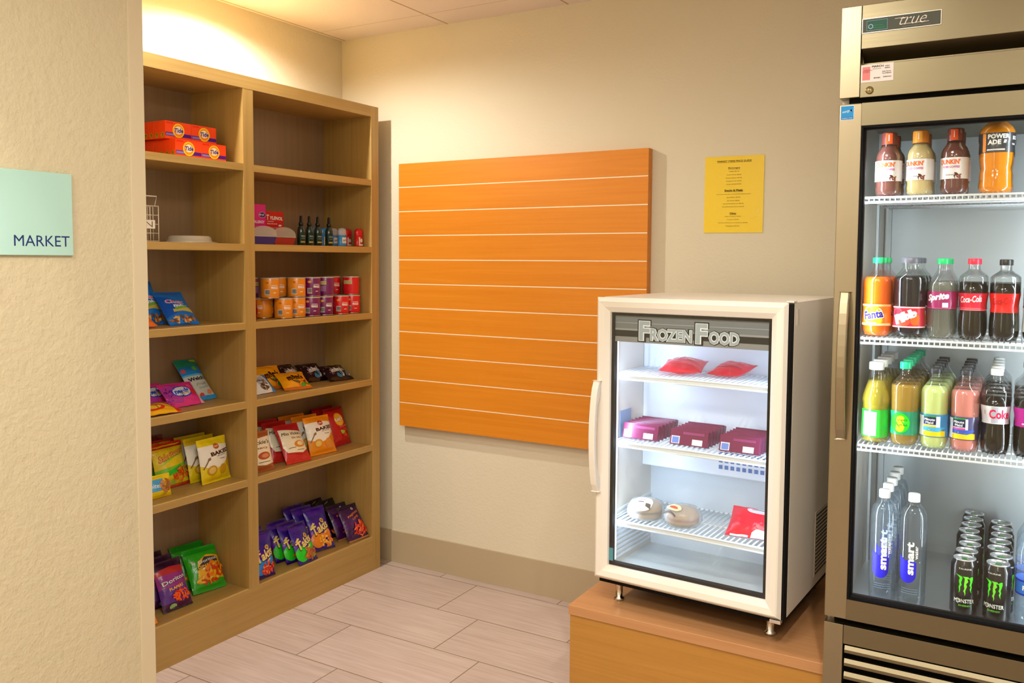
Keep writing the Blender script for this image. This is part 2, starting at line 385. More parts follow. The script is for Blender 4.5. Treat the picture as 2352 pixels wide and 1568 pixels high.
art(mb, flatS(-.007), [('t', 'MARKET', .0235, .0365, .144, .027, 0, .0, '#20306e')], 0, .0003)
mb.build('plaque', t)
# ------------------------------------------------------------------ counter
ct = thing('counter', 'low wooden counter with tan laminate top carrying the freezer', 'counter', (1.6712, 0, 0))
MB().box(.004, .800, -.800, -.01, 0, .322, CNTW).build('cabinet_body', ct)
MB().box(0, .803, -.8058, -.009, .322, .354, CNTT, .002).build('countertop', ct)
# ------------------------------------------------------------------ countertop freezer
FR = R(-3.4057); FZ = thing('countertop_freezer', 'small white glass-door display freezer standing on the wooden counter', 'freezer', (2.3405, -.7904, .3539), (0, 0, FR))
z0, z1 = .0858, 1.0024
def ring(mb, x0, x1, zz0, zz1, prof, m):  # prof: list of (inset, y)
    vs = []; fs = []
    for ins, y in prof: vs += [(x0+ins, y, zz0+ins), (x1-ins, y, zz0+ins), (x1-ins, y, zz1-ins), (x0+ins, y, zz1-ins)]
    for j in range(len(prof)-1):
        for i in range(4): fs.append((j*4+i, j*4+(i+1) % 4, (j+1)*4+(i+1) % 4, (j+1)*4+i))
    mb.add(vs, fs, m)
# cabinet
a0, a1, b0, b1 = -.602, .0074, .047, .60
mb = MB(); ti = .035
mb.box(a0, a0+.022, b0, b1, z0, z1, WHITE); mb.box(a1-.045, a1, b0, b1, z0, z1, WHITE); mb.box(a0+.022, a1-.045, b0, b1, z1-.055, z1, WHITE)
mb.box(a0+.022, a1-.045, b0, b1, z0, z0+.02, WHITE); mb.box(a0+.022, a1-.045, b1-.03, b1, z0+.02, z1-.055, WHITE)
mb.build('cabinet', FZ)
IA0, IA1 = a0+.022, a1-.045
mb = MB()  # inner liner: evaporator cover and lower recess
mb.box(IA0, IA1, .30, b1-.03, .407, z1-.055, LINER, .004)
mb.box(IA0, IA1, .375, b1-.03, z0+.02, .407, M('#dfe6ea', .3))
mb.box(IA0, IA1, b0, .375, z0+.02, z0+.0215, M('#c8ccc8', .25))
for i in range(28): mb.box(IA0, IA0+.002, b0+.02, b0+.023, .15+i*.028, .154+i*.028, BLACK)
for i in range(11): mb.box(IA0, IA0+.004, b0+.03, .37, z0+.04+i*.016, z0+.047+i*.016, LINER)
mb.build('liner', FZ)
VENT = M('#5f7fb8', .5)
for nm, zc, rows in (('upper', .905, 1), ('lower', .43, 3)):
    mb = MB()
    for r_ in range(rows):
        for i in range(11 if rows == 1 else 9): mb.box(-.30+i*.02, -.30+i*.02+.012, .2985, .30, zc+r_*.022, zc+r_*.022+.013, VENT)
    mb.build('vent_grille', FZ)
MB().box(IA0, IA0+.004, .12, .2, .53, .62, M('#8aa0bf', .5)).build('control_plate', FZ)
for sz in (.749, .527, .264):
    mb = MB(); r_ = .0026; fA, fB = IA0+.004, IA1-.004; fb = .078; bb = .292 if sz > .4 else .36
    for zz in (sz, sz-.014): mb.tube([(fA, fb, zz), (fB, fb, zz)], .0035 if zz == sz else .003, WIRE)
    mb.box(fA, fB, fb-.001, fb+.001, sz-.014, sz, WIRE)
    mb.tube([(fA, bb, sz), (fB, bb, sz)], .0035, WIRE); mb.tube([(fA, (fb+bb)/2, sz-.004), (fB, (fb+bb)/2, sz-.004)], .003, WIRE)
    n = 31
    for i in range(n+1):
        x = fA+(fB-fA)*i/n; mb.tube([(x, fb, sz+.002), (x, bb, sz+.002)], r_, WIRE, 6)
    mb.build('wire_shelf', FZ)
    for ca, cb in ((IA0, IA0+.012), (IA1-.012, IA1)): MB().box(ca, cb, fb-.006, fb+.012, sz-.03, sz-.016, WIRE, .003).build('shelf_clip', FZ)
# LED light strip
MB().box(IA0+.001, IA0+.018, b0+.012, b0+.028, z0+.05, z1-.08, M('#ffffff', .4, emit=('#dfeaff', 2.5)), .003).build('light_tube', FZ)
def alight(parent, name, loc, energy, sx, sy, target, color):
    o = light('AREA', name, loc, energy, color, None, shape='RECTANGLE', size=sx, size_y=sy); o.rotation_euler = (Vector(target)-Vector(loc)).to_track_quat('-Z', 'Y').to_euler(); o.parent = parent; return o
LED = (.54, .72, 1)
alight(FZ, 'freezer_led', (IA0+.022, b0+.03, .56), 2.6, .012, .75, (IA0+.35, b0+.2, .56), LED)
alight(FZ, 'freezer_led', (IA1-.008, b0+.03, .56), 1.1, .012, .75, (IA1-.35, b0+.2, .56), LED)
# door
mb = MB(); ring(mb, -.6093, 0, z0, z1, [(.004, .0165), (0, .014), (.009, .002), (.013, 0), (.030, .003), (.046, .013), (.048, .020), (.048, .030)], WHITE)
dr = mb.build('door', FZ)
def handle(parent, z_lo, z_hi, x, m, wd, out, name='handle', y0=0):
    mb = MB(); n = 14; fr_, bk = [], []
    for i in range(n+1):
        t_ = i/n; z = z_lo+(z_hi-z_lo)*t_; d = math.sin(math.pi*t_)**.6*out
        fr_.append((z, y0-.012-d)); e = min(1, max(0, min(t_-.12, .88-t_)/.06)); bk.append((z, y0-(d-.004)*e*1. if e > 0 else y0))
    for s0, s1 in ((x-wd/2, x+wd/2),):
        vs = []; 
        for (z, y), (_, yb) in zip(fr_, bk): vs += [(s0, y, z), (s1, y, z), (s1, yb, z), (s0, yb, z)]
        fs = []
        for i in range(n):
            for k in range(4): fs.append((i*4+k, i*4+(k+1) % 4, (i+1)*4+(k+1) % 4, (i+1)*4+k))
        fs += [(0, 1, 2, 3), (n*4+3, n*4+2, n*4+1, n*4)]
        mb.add(vs, fs, m)
    o = mb.build(name, parent)
    bv = o.modifiers.new('b', 'BEVEL'); bv.width = .003; bv.segments = 2
    return o
handle(dr, .375, .735, -.6093+.012, WHITE, .022, .030)
GL = glassmat('door_glass', (.93, .97, .98), .05)
MB().add([(-.563, .022, z0+.046), (-.046, .022, z0+.046), (-.046, .022, z1-.046), (-.563, .022, z1-.046)], [(0, 1, 2, 3)], GL).build('glass_pane', dr)
mb = MB(); ring(mb, -.562, -.047, z0+.047, z1-.047, [(0, .0225), (.010, .0225), (.010, .044)], BLACK); mb.build('glass_edge', dr)
mb = MB(); ring(mb, -.604, .0068, z0+.002, z1-.004, [(.012, .0150), (0, .0150), (0, .0465)], BLACK); ring(mb, -.604, .002, z0+.004, z1-.004, [(.0, .018), (.040, .018), (.040, .047)], BLACK); mb.build('gasket', dr)
# header sign
hz0, hz1 = .862, z1-.047
mb = MB().box(-.5605, -.049, .028, .036, hz0, hz1, M('#74787a', .35)); S = flatS(.028)
sh_ = [('r', -.5605, hz0, -.049, hz0+.017, '#8e8d8a'), ('r', -.5605, hz0+.017, -.049, hz0+.037, '#1d1b1c'), ('r', -.5605, hz0+.037, -.049, hz0+.043, '#9a9a98'), ('r', -.5605, hz0+.060, -.049, hz0+.062, '#a4a6a6')]
def outlined(body_parts):
    out = []
    for c, off in (('#0a0a10', .17), ('#eef2f2', .075), ('#a9b2b6', .03)):
        for b, cx, cy, w1, h1 in body_parts:
            g = off*h1*1.1; out.append(('t', b, cx, cy, w1+g*1.2, h1+g*1.2, 0, off, c))
    return out
zc = hz0+.012
sh_ += outlined([('F', -.450, zc+.026, .034, .058), ('ROZEN', -.361, zc+.016, .136, .038), ('F', -.262, zc+.026, .034, .058), ('OOD', -.192, zc+.016, .092, .038)])
art(mb, S, sh_, 0, .0003)
mb.build('header_sign', dr, label='grey header panel reading FROZEN FOOD')
MB().box(-.566, -.546, .0208, .0216, z0+.062, z0+.104, M('#4f8b98', .4)).build('sticker', dr)
MB().box(-.012, .01, .030, .062, z1, z1+.005, WHITE, .001).build('hinge', FZ)
MB().box(-.03, .002, .004, .024, z0-.010, z0, CHROME, .001).build('hinge', FZ)
MB().box(a1, a1+.0012, .07, .098, z1-.066, z1-.02, M('#d9cfc0', .3)).build('data_label', FZ)
mb = MB()
mb.box(a1, a1+.0015, .335, .50, .115, .325, M('#cfc4ae', .5))
for i in range(16):
    for j in range(12): mb.box(a1+.0015, a1+.0022, .345+j*.0125, .3535+j*.0125, .122+i*.0125, .1265+i*.0125, BLACK)
mb.build('side_vent', FZ)
mb = MB(); mb.box(a0+.004, a1-.004, b0-.02, b1-.004, z0-.016, z0, BLACK); mb.build('base_plate', FZ)
for fa, fb in ((-.552, .08), (-.056, .10), (-.552, .55), (-.056, .55)):
    MB().lathe([(.0, z0-.01), (.017, z0-.01), (.017, z0-.02), (.013, z0-.022), (.011, .012), (.017, .008), (.017, 0), (0, 0)], CHROME, 16, (fa, fb, 0)).build('foot', FZ)
# ------------------------------------------------------------------ drinks refrigerator
TX, TY = 2.477, -.87; TW = .686
RF = thing('drinks_refrigerator', 'tall stainless steel glass-door refrigerator full of bottled drinks at the right', 'refrigerator', (TX, TY, 0))
ix0, ix1, iz0, iz1, iy0, iy1 = .045, TW-.045, .555, 1.866, .045, .60
mb = MB()
mb.box(.002, ix0, .04, .76, .11, 2.125, M('#d8d2c8', .4, .2)); mb.box(ix1, TW-.002, .04, .76, .11, 2.125, STEELV)  # left side made whitish to bounce light onto the freezer
mb.box(ix0, ix1, .04, .76, iz1, 2.125, STEEL); mb.box(ix0, ix1, .04, .76, .11, iz0, ALU); mb.box(ix0, ix1, iy1, .76, iz0, iz1, ALU)
mb.build('cabinet', RF)
mb = MB()
mb.box(ix0+.001, ix0+.02, iy1-.02, iy1, iz0, iz1, ALU); mb.box(ix0+.001, ix1, iy1-.0015, iy1-.0005, iz0+.02, iz0+.025, ALU)
for x in (ix0+.0005, ix1-.0075): mb.box(x, x+.007, .07, .085, iz0, iz1, ALU)
for x in (ix0+.0005, ix1-.0075): mb.box(x, x+.007, .40, .425, iz0, iz1, ALU)
mb.box(ix0, ix1, .1, iy1, iz1-.012, iz1-.001, M('#6a6a5c', .6))
mb.build('liner', RF)
# door frame
mb = MB(); fz0, fz1 = .5196, 1.881; gx0, gz0, gz1 = .056, .5748, 1.8236
mb.box(0, gx0, -.0, .038, fz0, fz1, STEELV, .002); mb.box(TW-gx0, TW, 0, .038, fz0, fz1, STEELV, .002)
mb.box(gx0, TW-gx0, 0, .038, gz1, fz1, STEEL); mb.box(gx0, TW-gx0, 0, .038, fz0, gz0, STEEL)
dr = mb.build('door', RF)
mb = MB(); ring(mb, gx0, TW-gx0, gz0, gz1, [(0, -.0006), (.005, -.0006), (.005, .01), (.010, .012), (.010, .03)], BLACK); mb.build('window_gasket', dr)
MB().add([(gx0, .016, gz0), (TW-gx0, .016, gz0), (TW-gx0, .016, gz1), (gx0, .016, gz1)], [(0, 1, 2, 3)], glassmat('fridge_glass', (.95, .98, .97), .035)).build('glass_pane', dr)
handle(dr, 1.005, 1.395, .030, STEELV, .024, .034)
mb = MB().box(.004, .038, -.0008, 0, 1.84, 1.8775, M('#e9f4fb', .3))
art(mb, flatS(-.0008), [('r', .0055, 1.8435, .0365, 1.876, '#1f9be6'), ('r', .0055, 1.8415, .0365, 1.8485, '#0f7fcf'), ('t', 'energy', .018, 1.861, .018, .006, 12, .0, .3, '#ffffff'), ('t', 'ENERGY STAR', .021, 1.845, .026, .0035, 0, .0, '#cfeaff'),
    ('p', [(.0305+.0045*math.cos(R(90+72*2*i/2)) * (1 if i % 1 == 0 else .4), 1.863+.0045*math.sin(R(90+144*i))) for i in range(5)], '#e9f4fb')], 0, .0002)
mb.build('energy_sticker', dr)
# header grille
mb = MB()
mb.box(0, .049, -.0, .04, 1.897, 2.128, STEELV, .001)
mb.box(.050, TW, 0, .04, 2.018, 2.128, STEEL, .001)
mb.box(.050, TW, 0, .04, 1.895, 1.977, STEEL, .001)
mb.add([(.052, 0, 2.018), (TW, 0, 2.018), (TW, .045, 1.985), (.052, .045, 1.985)], [(3, 2, 1, 0)], STEEL)
mb.add([(.052, .045, 1.985), (TW, .045, 1.985), (TW, .038, 1.977), (.052, .038, 1.977)], [(3, 2, 1, 0)], BLACK)
mb.box(.02, TW, .03, .05, 1.88, 1.90, BLACK)
mb.build('header_panel', RF)
mb = MB().box(.051, .2335, -.0025, 0, 2.056, 2.0925, M('#ece6d8', .3, .4)); S = flatS(-.0025)
tr = '#f4efe4'
art(mb, S, [('r', .0525, 2.0575, .232, 2.091, '#55584f'), ('r', .062, 2.061, .111, 2.0865, '#74a6a8'), ('r', .0632, 2.0622, .1098, 2.0853, '#2f5f5a'), ('e', .0715, 2.0715, .0062, .0062, '#9ec3cf'), ('e', .0715, 2.0715, .004, .004, '#2f5f5a'),
    ('t', 'hydrocarbon', .092, 2.079, .028, .003, 0, .0, '#3f9a55'), ('t', 'NATURAL', .091, 2.073, .022, .0035, 0, .02, '#3f9a55'), ('t', 'REFRIGERANT', .092, 2.067, .030, .0035, 0, .02, '#3f9a55'),
    ('r', .128, 2.083, .158, 2.0842, tr), ('r', .144, 2.0675, .206, 2.0687, tr), ('t', 'true', .170, 2.0763, .062, .020, 0, -.012, .45, tr), ('t', 'REFRIGERATION', .178, 2.0615, .062, .0035, 0, .0, '#8b8c80')], 0, .0002)
mb.build('logo_plate', RF)
mb = MB().box(.0515, .1285, -.0012, 0, 1.932, 1.9765, M('#f1e8e6', .4)); S = flatS(-.0012)
art(mb, S, [('r', .055, 1.9375, .0735, 1.971, '#f08c8c'), ('t', 'MARCH', .091, 1.9705, .027, .005, 0, .03, '#2a2020'), ('t', 'SERVICE DATE', .089, 1.9645, .020, .0022, 0, 0, '#555050'), ('t', 'HVAC', .114, 1.9695, .011, .003, 0, .02, '#2a2020'), ('t', 'REFRIG', .114, 1.9645, .012, .0026, 0, .02, '#2a2020'),
    ('t', 'ELECTRICAL', .113, 1.956, .021, .0025, 0, .01, '#2a2020'), ('t', 'PLUMBING', .113, 1.9515, .021, .0025, 0, .01, '#2a2020'), ('t', 'mn~', .068, 1.960, .022, .008, 5, -.02, .3, '#6d3240'), ('t', 'RETURN', .090, 1.9415, .015, .0032, 0, .02, '#3a3030'), ('t', 'INSPECTION', .114, 1.9425, .019, .0028, 0, .02, '#3a3030')], 0, .0002)
mb.build('service_sticker', RF)
lk = MB().lathe([(.0, -.006), (.0085, -.006), (.0098, -.002), (.0098, .002)], M('#b9a878', .3, 1.), 20).build('key_lock', RF)
lk.location = (.073, 0, 1.912); lk.rotation_euler = (R(-90), 0, 0)
MB().box(.0722, .0738, -.0066, -.0059, 1.908, 1.916, BLACK).build('key_slot', RF)
# lower grille
mb = MB(); mb.box(0, .049, 0, .04, .11, .503, STEELV, .001); mb.box(.050, TW, 0, .04, .452, .503, STEEL, .001); mb.box(.050, TW, 0, .04, .11, .15, STEEL, .001)
mb.box(.02, TW, .036, .05, .15, .53, BLACK); mb.build('lower_panel', RF)
mb = MB()
for i in range(8):
    z = .447-i*.036; mb.prism([(.004, z), (-.002, z-.010), (-.002, z-.018), (.010, z-.024), (.030, z-.010), (.030, z-.004)], 0, .054, TW-.002, STEEL)
mb.build('louver_grille', RF)
# refrigerator casters
for cx, cy in ((.08, .1), (TW-.08, .1), (.08, .68), (TW-.08, .68)):
    c = MB().lathe([(0, -.015), (.045, -.015), (.05, -.01), (.05, .01), (.045, .015), (0, .015)], BLACK, 20).build('caster', RF)
    c.location = (cx, cy, .05); c.rotation_euler = (0, R(90), 0)
    MB().box(cx-.022, cx+.022, cy-.02, cy+.02, .098, .112, CHROME).build('caster_plate', RF)
# shelves in refrigerator
RZ = [1.645, 1.273, .985]
for z in RZ:
    mb = MB(); xa, xb, ya, yb = ix0+.014, ix1-.014, .058, .565
    mb.tube([(xa, ya, z-.003), (xb, ya, z-.003)], .003, WIRE); mb.tube([(xa, ya, z-.0155), (xb, ya, z-.0155)], .003, WIRE)
    mb.tube([(xa, yb, z-.003), (xb, yb, z-.003)], .003, WIRE); mb.tube([(xa, .3, z-.006), (xb, .3, z-.006)], .003, WIRE)
    mb.tube([(xa, .45, z-.006), (xb, .45, z-.006)], .003, WIRE); mb.tube([(xa, .17, z-.006), (xb, .17, z-.006)], .003, WIRE)
    n = 44
    for i in range(n+1):
        x = xa+(xb-xa)*i/n; mb.tube([(x, ya-.001, z-.016), (x, ya-.001, z-.003), (x, yb, z-.002)], .0018, WIRE, 5)
    mb.build('wire_shelf', RF)
    for x in (ix0, ix1-.012): MB().prism([(x, z-.016), (x+.012, z-.016), (x+.012, z-.024), (x, z-.034)], 1, .06, .095, WIRE).build('shelf_clip', RF)
mb = MB()
for x in (ix0+.002, ix1-.013): mb.box(x, x+.011, .045, .054, iz0+.03, iz1-.03, M('#ffffff', .4, emit=('#e4f2ff', 1.6)), .002)
mb.build('light_strip', RF)
alight(RF, 'fridge_led', (ix0+.012, .046, 1.22), 5, .012, 1.22, (ix0+.25, .25, 1.22), (.84, .93, 1))
alight(RF, 'fridge_led', (ix1-.016, .046, 1.22), 7.5, .012, 1.22, (ix1-.25, .25, 1.22), (.84, .93, 1))
# ------------------------------------------------------------------ ceiling fixtures
for i, (dx, dy) in enumerate(DOWN):
    t = thing('recessed_downlight', ['small recessed ceiling downlight near the back end of the shelving', 'recessed ceiling downlight in the middle of the room aimed at the near wall', 'recessed ceiling downlight in front of the refrigerator and freezer', 'recessed ceiling downlight close to the left wall above the shelving', 'recessed ceiling downlight at the far rear of the room'][i], 'ceiling light', (dx, dy, HC), group='recessed downlights')
    MB().lathe([(.045, -.004), (.06, -.004), (.066, 0)], WHITE, 28).build('trim_ring', t)
    MB().disc(.045, -.003, M('#fff2dc', .5, emit=('#fff0d8', 30. if i == 4 else 6.))).build('lens', t)
for i, (dx, dy) in enumerate(TROF):  # frames and diffusers of the added panels
    t = thing('ceiling_troffer', ['square ceiling light panel nearest the refrigerator and freezer', 'square ceiling light panel furthest left behind the camera', 'square ceiling light panel at the rear of the room', 'square ceiling light panel by the right wall'][i], 'ceiling light', (dx, dy, HC), group='square ceiling light panels')
    mb = MB(); ring(mb, -.3, .3, -.3, .3, [(0, 0), (0, .006), (.03, .006), (.03, .002)], WHITE)
    o = mb.build('frame', t); o.rotation_euler = (R(90), 0, 0)
    MB().add([(-.27, -.27, -.003), (-.27, .27, -.003), (.27, .27, -.003), (.27, -.27, -.003)], [(0, 1, 2, 3)], M('#fff6e8', .5, emit=('#ffedd2', 1.2))).build('diffuser', t)
#@@ITEMS@@
# ------------------------------------------------------------------ snack bags
FOILB = (48, .6, 3)
def bagmesh(name, w_, h_, t_, base, shapes, seed=1, seal=.07, pinch=.05, back=None, rough=.24, grid=.014, twist=0.):
    t_ *= 1.3; rr = random.Random(seed); ph = [rr.random()*6.28 for _ in range(6)]
    def sgn(side):
        def P(u, v):
            vv = min(max(v/h_, 0), 1); uu = min(max(u/w_, -.5), .5)
            X = u*(1-pinch*math.sin(math.pi*vv)); g = min(max((vv-seal*.8)/(1-1.6*seal), 0), 1)
            prof = (1-abs(2*uu)**2.4)**.75*math.sin(math.pi*g)**.5 if 0 < g < 1 else 0.
            e = math.exp(-min(vv, 1-vv)*7); wr = .0024*math.sin(X*150+ph[0]+2*math.sin(vv*5+ph[1]))*e*(1 if 0 < g < 1 else .35)
            wr += .0018*math.sin(X*70+vv*9+ph[2])*math.sin(vv*14+ph[3])*min(1, g*6)*(1-abs(2*uu)**4)
            cv = .004*math.sin(uu*3+ph[4])*(vv-.5)+.003*math.sin(vv*4+ph[5])*uu + twist*uu*vv
            return Vector((X, side*(t_/2*prof)+wr*.8+cv, v))
        return num_normal(P) if side < 0 else P
    F = sgn(-1); B = sgn(1); nx, nz = 22, 28; mb = MB(); bm_ = M(base, rough, bump=FOILB); bk = M(back or base, rough, bump=FOILB)
    vs = [F((i/nx-.5)*w_, j/nz*h_)[0] for j in range(nz+1) for i in range(nx+1)]; n1 = len(vs)
    vb = [B((i/nx-.5)*w_, j/nz*h_) for j in range(nz+1) for i in range(nx+1)]
    f = [(j*(nx+1)+i, j*(nx+1)+i+1, (j+1)*(nx+1)+i+1, (j+1)*(nx+1)+i) for j in range(nz) for i in range(nx)]
    mb.add(vs, f, bm_, True)
    vb = [Vector((v.x, v.y+.0006, v.z)) for v in vb]
    mb.add(vb, [q[::-1] for q in f], bk, True)
    ed = [j*(nx+1) for j in range(nz+1)]+[nz*(nx+1)+i for i in range(1, nx+1)]+[j*(nx+1)+nx for j in range(nz-1, -1, -1)]+list(range(nx-1, 0, -1))
    mb.add([vs[i] for i in ed]+[vb[i] for i in ed], [(i, (i+1) % len(ed), len(ed)+(i+1) % len(ed), len(ed)+i) for i in range(len(ed))], bm_, True)
    def D(x): # normalised shapes -> metres
        k = x[0]; c = x[-1]
        if isinstance(c, str): c = M(c, rough, bump=FOILB)
        if k == 't': return ('t', x[1], x[2]*w_, x[3]*h_, x[4]*w_, x[5]*h_, *x[6:-1], c)
        if k == 'e': return ('e', x[1]*w_, x[2]*h_, x[3]*w_, (x[4]*w_ if x[4] else x[3]*w_), *x[5:-1], c)
        if k == 'r': return ('r', x[1]*w_, x[2]*h_, x[3]*w_, x[4]*h_, c)
        if k == 'p': return ('p', [(a*w_, b*h_) for a, b in x[1]], c)
        if k == 'splat': return ('splat', x[1]*w_, x[2]*h_, x[3]*w_, x[4]*h_, x[5], x[6], x[7]*w_, [M(q, rough) for q in x[8]])
    art(mb, F, [D(x) for x in shapes], min(grid, .009), .0008)
    return mb.build(name)
FACE = R(90)   # things on the wall shelves face the room (+X)
BAGS = []
def place(o, label, cat, group, x, y, z, yaw, lean, roll=0):
    if 'bag' in o.name or 'packet' in o.name: BAGS.append([o, min(ZS+[HB], key=lambda q: abs(q-z)), True])
    o['label'] = label; o['category'] = cat
    if group: o['group'] = group
    o.location = (x, y, z); o.rotation_euler = (-R(lean), R(roll), FACE+R(yaw)); return o
def stack(kind, maker, cat, group, poses, z):
    first = None
    for lab, x, y, yaw, lean in poses:
        if first is None: o = first = maker()
        else: o = first.copy(); COL.objects.link(o)
        place(o, lab, cat, group, x, y, z+.0012, yaw, lean)
ROLL = 'snack bags on the lowest right shelf'
def takis(w_, h_, glow, chips, seed, t_=.030):
    PU, DP = '#3a1096', '#5b12a8'
    sp = [('r', -.5, .93, .5, 1., '#241066'), ('r', -.5, .70, .5, .80, '#2a0f86'), ('r', -.5, .32, .5, .56, DP), ('e', -.22, .25, .30, None, glow), ('e', .28, .36, .16, None, glow),
          ('splat', .12, .21, .30, .13, seed, 46, .085, chips), ('r', -.5, 0, .5, .045, '#24104f')]
    sp += [('t', 'Takis', -.02, .50, .86, .235, 18, .05, .2, '#1a0a30'), ('t', 'Takis', -.02, .505, .80, .205, 18, .03, .2, '#f3dc7a'), ('e', .12, .655, .09, None, '#d9b24a'), ('e', .12, .655, .05, None, '#a56c18'),
           ('p', [(-.42, .56), (-.34, .54), (-.22, .62), (-.30, .645)], '#e6cf72'), ('p', [(.02, .345), (.10, .335), (.26, .39), (.18, .41)], '#e6cf72')]
    return lambda: bagmesh('snack_bag', w_, h_, t_, PU, sp, seed, grid=.011)
RED = ['#e8361c', '#f2542a', '#c92412', '#f97a3c']; ORG = ['#f59a1c', '#f7b72e', '#e97a12', '#ffcf52']
stack('a', takis(.105, .190, '#1d8ff0', RED, 3), 'snack bag', ROLL, [('purple snack bag with blue burst and red rolls, frontmost beside the divider', .272, -.79, -4, 12), ('purple snack bag standing directly behind the blue-burst one', .205, -.785, -6, 9)], HB)
stack('b', takis(.112, .178, '#22d31f', ['#b4571c', '#d8792c', '#8f9a20', '#c06a20'], 4), 'snack bag', ROLL, [('purple snack bag with bright green burst, frontmost of its leaning row', .290, -.565, 3, 25), ('second purple and green snack bag in the leaning row', .243, -.580, -3, 25), ('rearmost purple and green snack bag of the leaning row', .198, -.592, -4, 24)], HB)
stack('c', takis(.115, .200, '#f08a1a', ORG, 5), 'snack bag', ROLL, [('tall purple snack bag with orange rolls, frontmost of the centre stack', .236, -.410, -10, 27), ('dark purple snack bag just behind the tall orange-roll one', .192, -.425, -6, 27), ('third purple snack bag at the back of the centre stack', .150, -.43, -5, 27)], HB)
def maroon():
    return bagmesh('snack_bag', .130, .172, .034, '#3b0f4c', [('r', -.5, .9, .5, 1, '#1a0b26'), ('r', -.5, .35, .5, .6, '#4b1663'), ('splat', .12, .28, .32, .2, 9, 60, .075, RED), ('r', -.5, 0, .5, .05, '#b0703c'), ('t', 'FAJITAS', .05, .70, .62, .07, 14, .03, '#f0884a'), ('t', 'LIME', .10, .60, .36, .06, 14, .03, '#e8743c'), ('t', 'G', .12, .86, .12, .07, 0, .03, '#f4e9ef')], 6)
stack('d', maroon, 'snack bag', ROLL, [('dark purple snack bag with red sticks, frontmost at the right end', .276, -.221, -2, 30), ('second dark purple snack bag at the right end', .224, -.228, -3, 31)], HB)
def blackbag():
    return bagmesh('snack_bag', .125, .190, .030, '#0d0a12', [('splat', .0, .2, .4, .12, 12, 40, .07, RED), ('r', -.5, .0, .5, .05, '#a8612c'), ('p', [(-.5, .0), (-.44, .0), (-.40, .7), (-.46, .7)], '#c9c4c8'), ('p', [(-.18, .88), (.15, .93), (.2, .95), (-.1, .90)], '#b59aa0')], 8)
stack('e', blackbag, 'snack bag', ROLL, [('black snack bag at the back of the right end stack', .175, -.235, 2, 32), ('tallest black snack bag against the shelf back, right of centre', .135, -.262, 2, 30)], HB)
# bottom left shelf
BL = 'snack bags on the lowest left shelf'
def dorp():
    return bagmesh('snack_bag', .125, .185, .040, '#4a1446', [('r', -.5, .85, .5, 1, '#2b0c2c'), ('p', [(-.5, .7), (.5, .7), (.5, .82), (0, .86), (-.5, .82)], '#b3262e'), ('p', [(-.5, .45), (.45, .45), (.5, .7), (-.5, .72)], '#8f2b86'), ('r', -.5, .15, .5, .45, '#5b2a8c'), ('splat', .14, .26, .28, .12, 5, 60, .05, ['#ff4a12', '#f2681c', '#e8350c']), ('e', -.18, .08, .12, .07, '#9bc27a'), ('r', -.5, 0, .5, .04, '#271026'),
        ('t', 'Doritos', .02, .575, .86, .10, 8, .05, '#24202c'), ('t', 'Doritos', .02, .58, .82, .085, 8, .02, '#d9d3dc'), ('t', 'FLAMAS', .02, .42, .5, .06, 6, .04, '#f2b63c')], 21, back='#2a0c30')
stack('f', dorp, 'snack bag', BL, [('maroon tortilla chip bag with orange chip heap, frontmost of its stack', .222, -1.18, -2, 25), ('second maroon tortilla chip bag in the stack', .168, -1.178, -4, 24), ('rearmost maroon tortilla chip bag near the shelf back', .115, -1.176, -3, 24)], HB)
def dorg():
    return bagmesh('snack_bag', .145, .178, .045, '#2fa51c', [('r', -.5, .86, .5, 1, '#17961a'), ('p', [(-.3, .3), (.5, .2), (.5, .72), (.1, .78), (-.2, .66)], '#e8b21c'), ('splat', .22, .42, .26, .16, 14, 44, .075, ['#e87a12', '#d1400f', '#f2a81c']), ('splat', -.02, .24, .3, .07, 15, 26, .075, ['#e8901c', '#c93a12', '#e8c22c']), ('e', -.32, .66, .055, None, '#7d9c5c'),
        ('p', [(-.22, .52), (.02, .74), (.36, .70), (.42, .60), (-.1, .50)], '#3a3230'), ('t', 'Doritos', .09, .655, .56, .075, 6, .02, '#d8d4d8'), ('t', 'DINAMITA', .08, .545, .66, .075, 6, .05, '#7a1d10'), ('t', 'DINAMITA', .08, .548, .62, .06, 6, .02, '#f2cf4a'), ('r', -.12, .46, .28, .495, '#e8dfe6'), ('r', -.5, 0, .5, .10, '#2f9f22')], 23, back='#5f7a1c')
stack('g', dorg, 'snack bag', BL, [('bright green and orange chip bag, front of its pair', .180, -1.0, -10, 32), ('green chip bag leaning against the back behind its twin', .125, -1.0, -8, 30)], HB)
place(bagmesh('snack_bag', .13, .175, .04, '#f08a12', [('r', -.5, .55, .5, 1, '#e9e4da'), ('splat', .1, .28, .4, .18, 31, 60, .06, ['#ff8a12', '#f7a62c', '#e8700c'])], 25), 'orange and white chip bag half hidden by the near wall, lowest shelf', 'snack bag', BL, .275, -1.372, HB+.001, 0, 26)
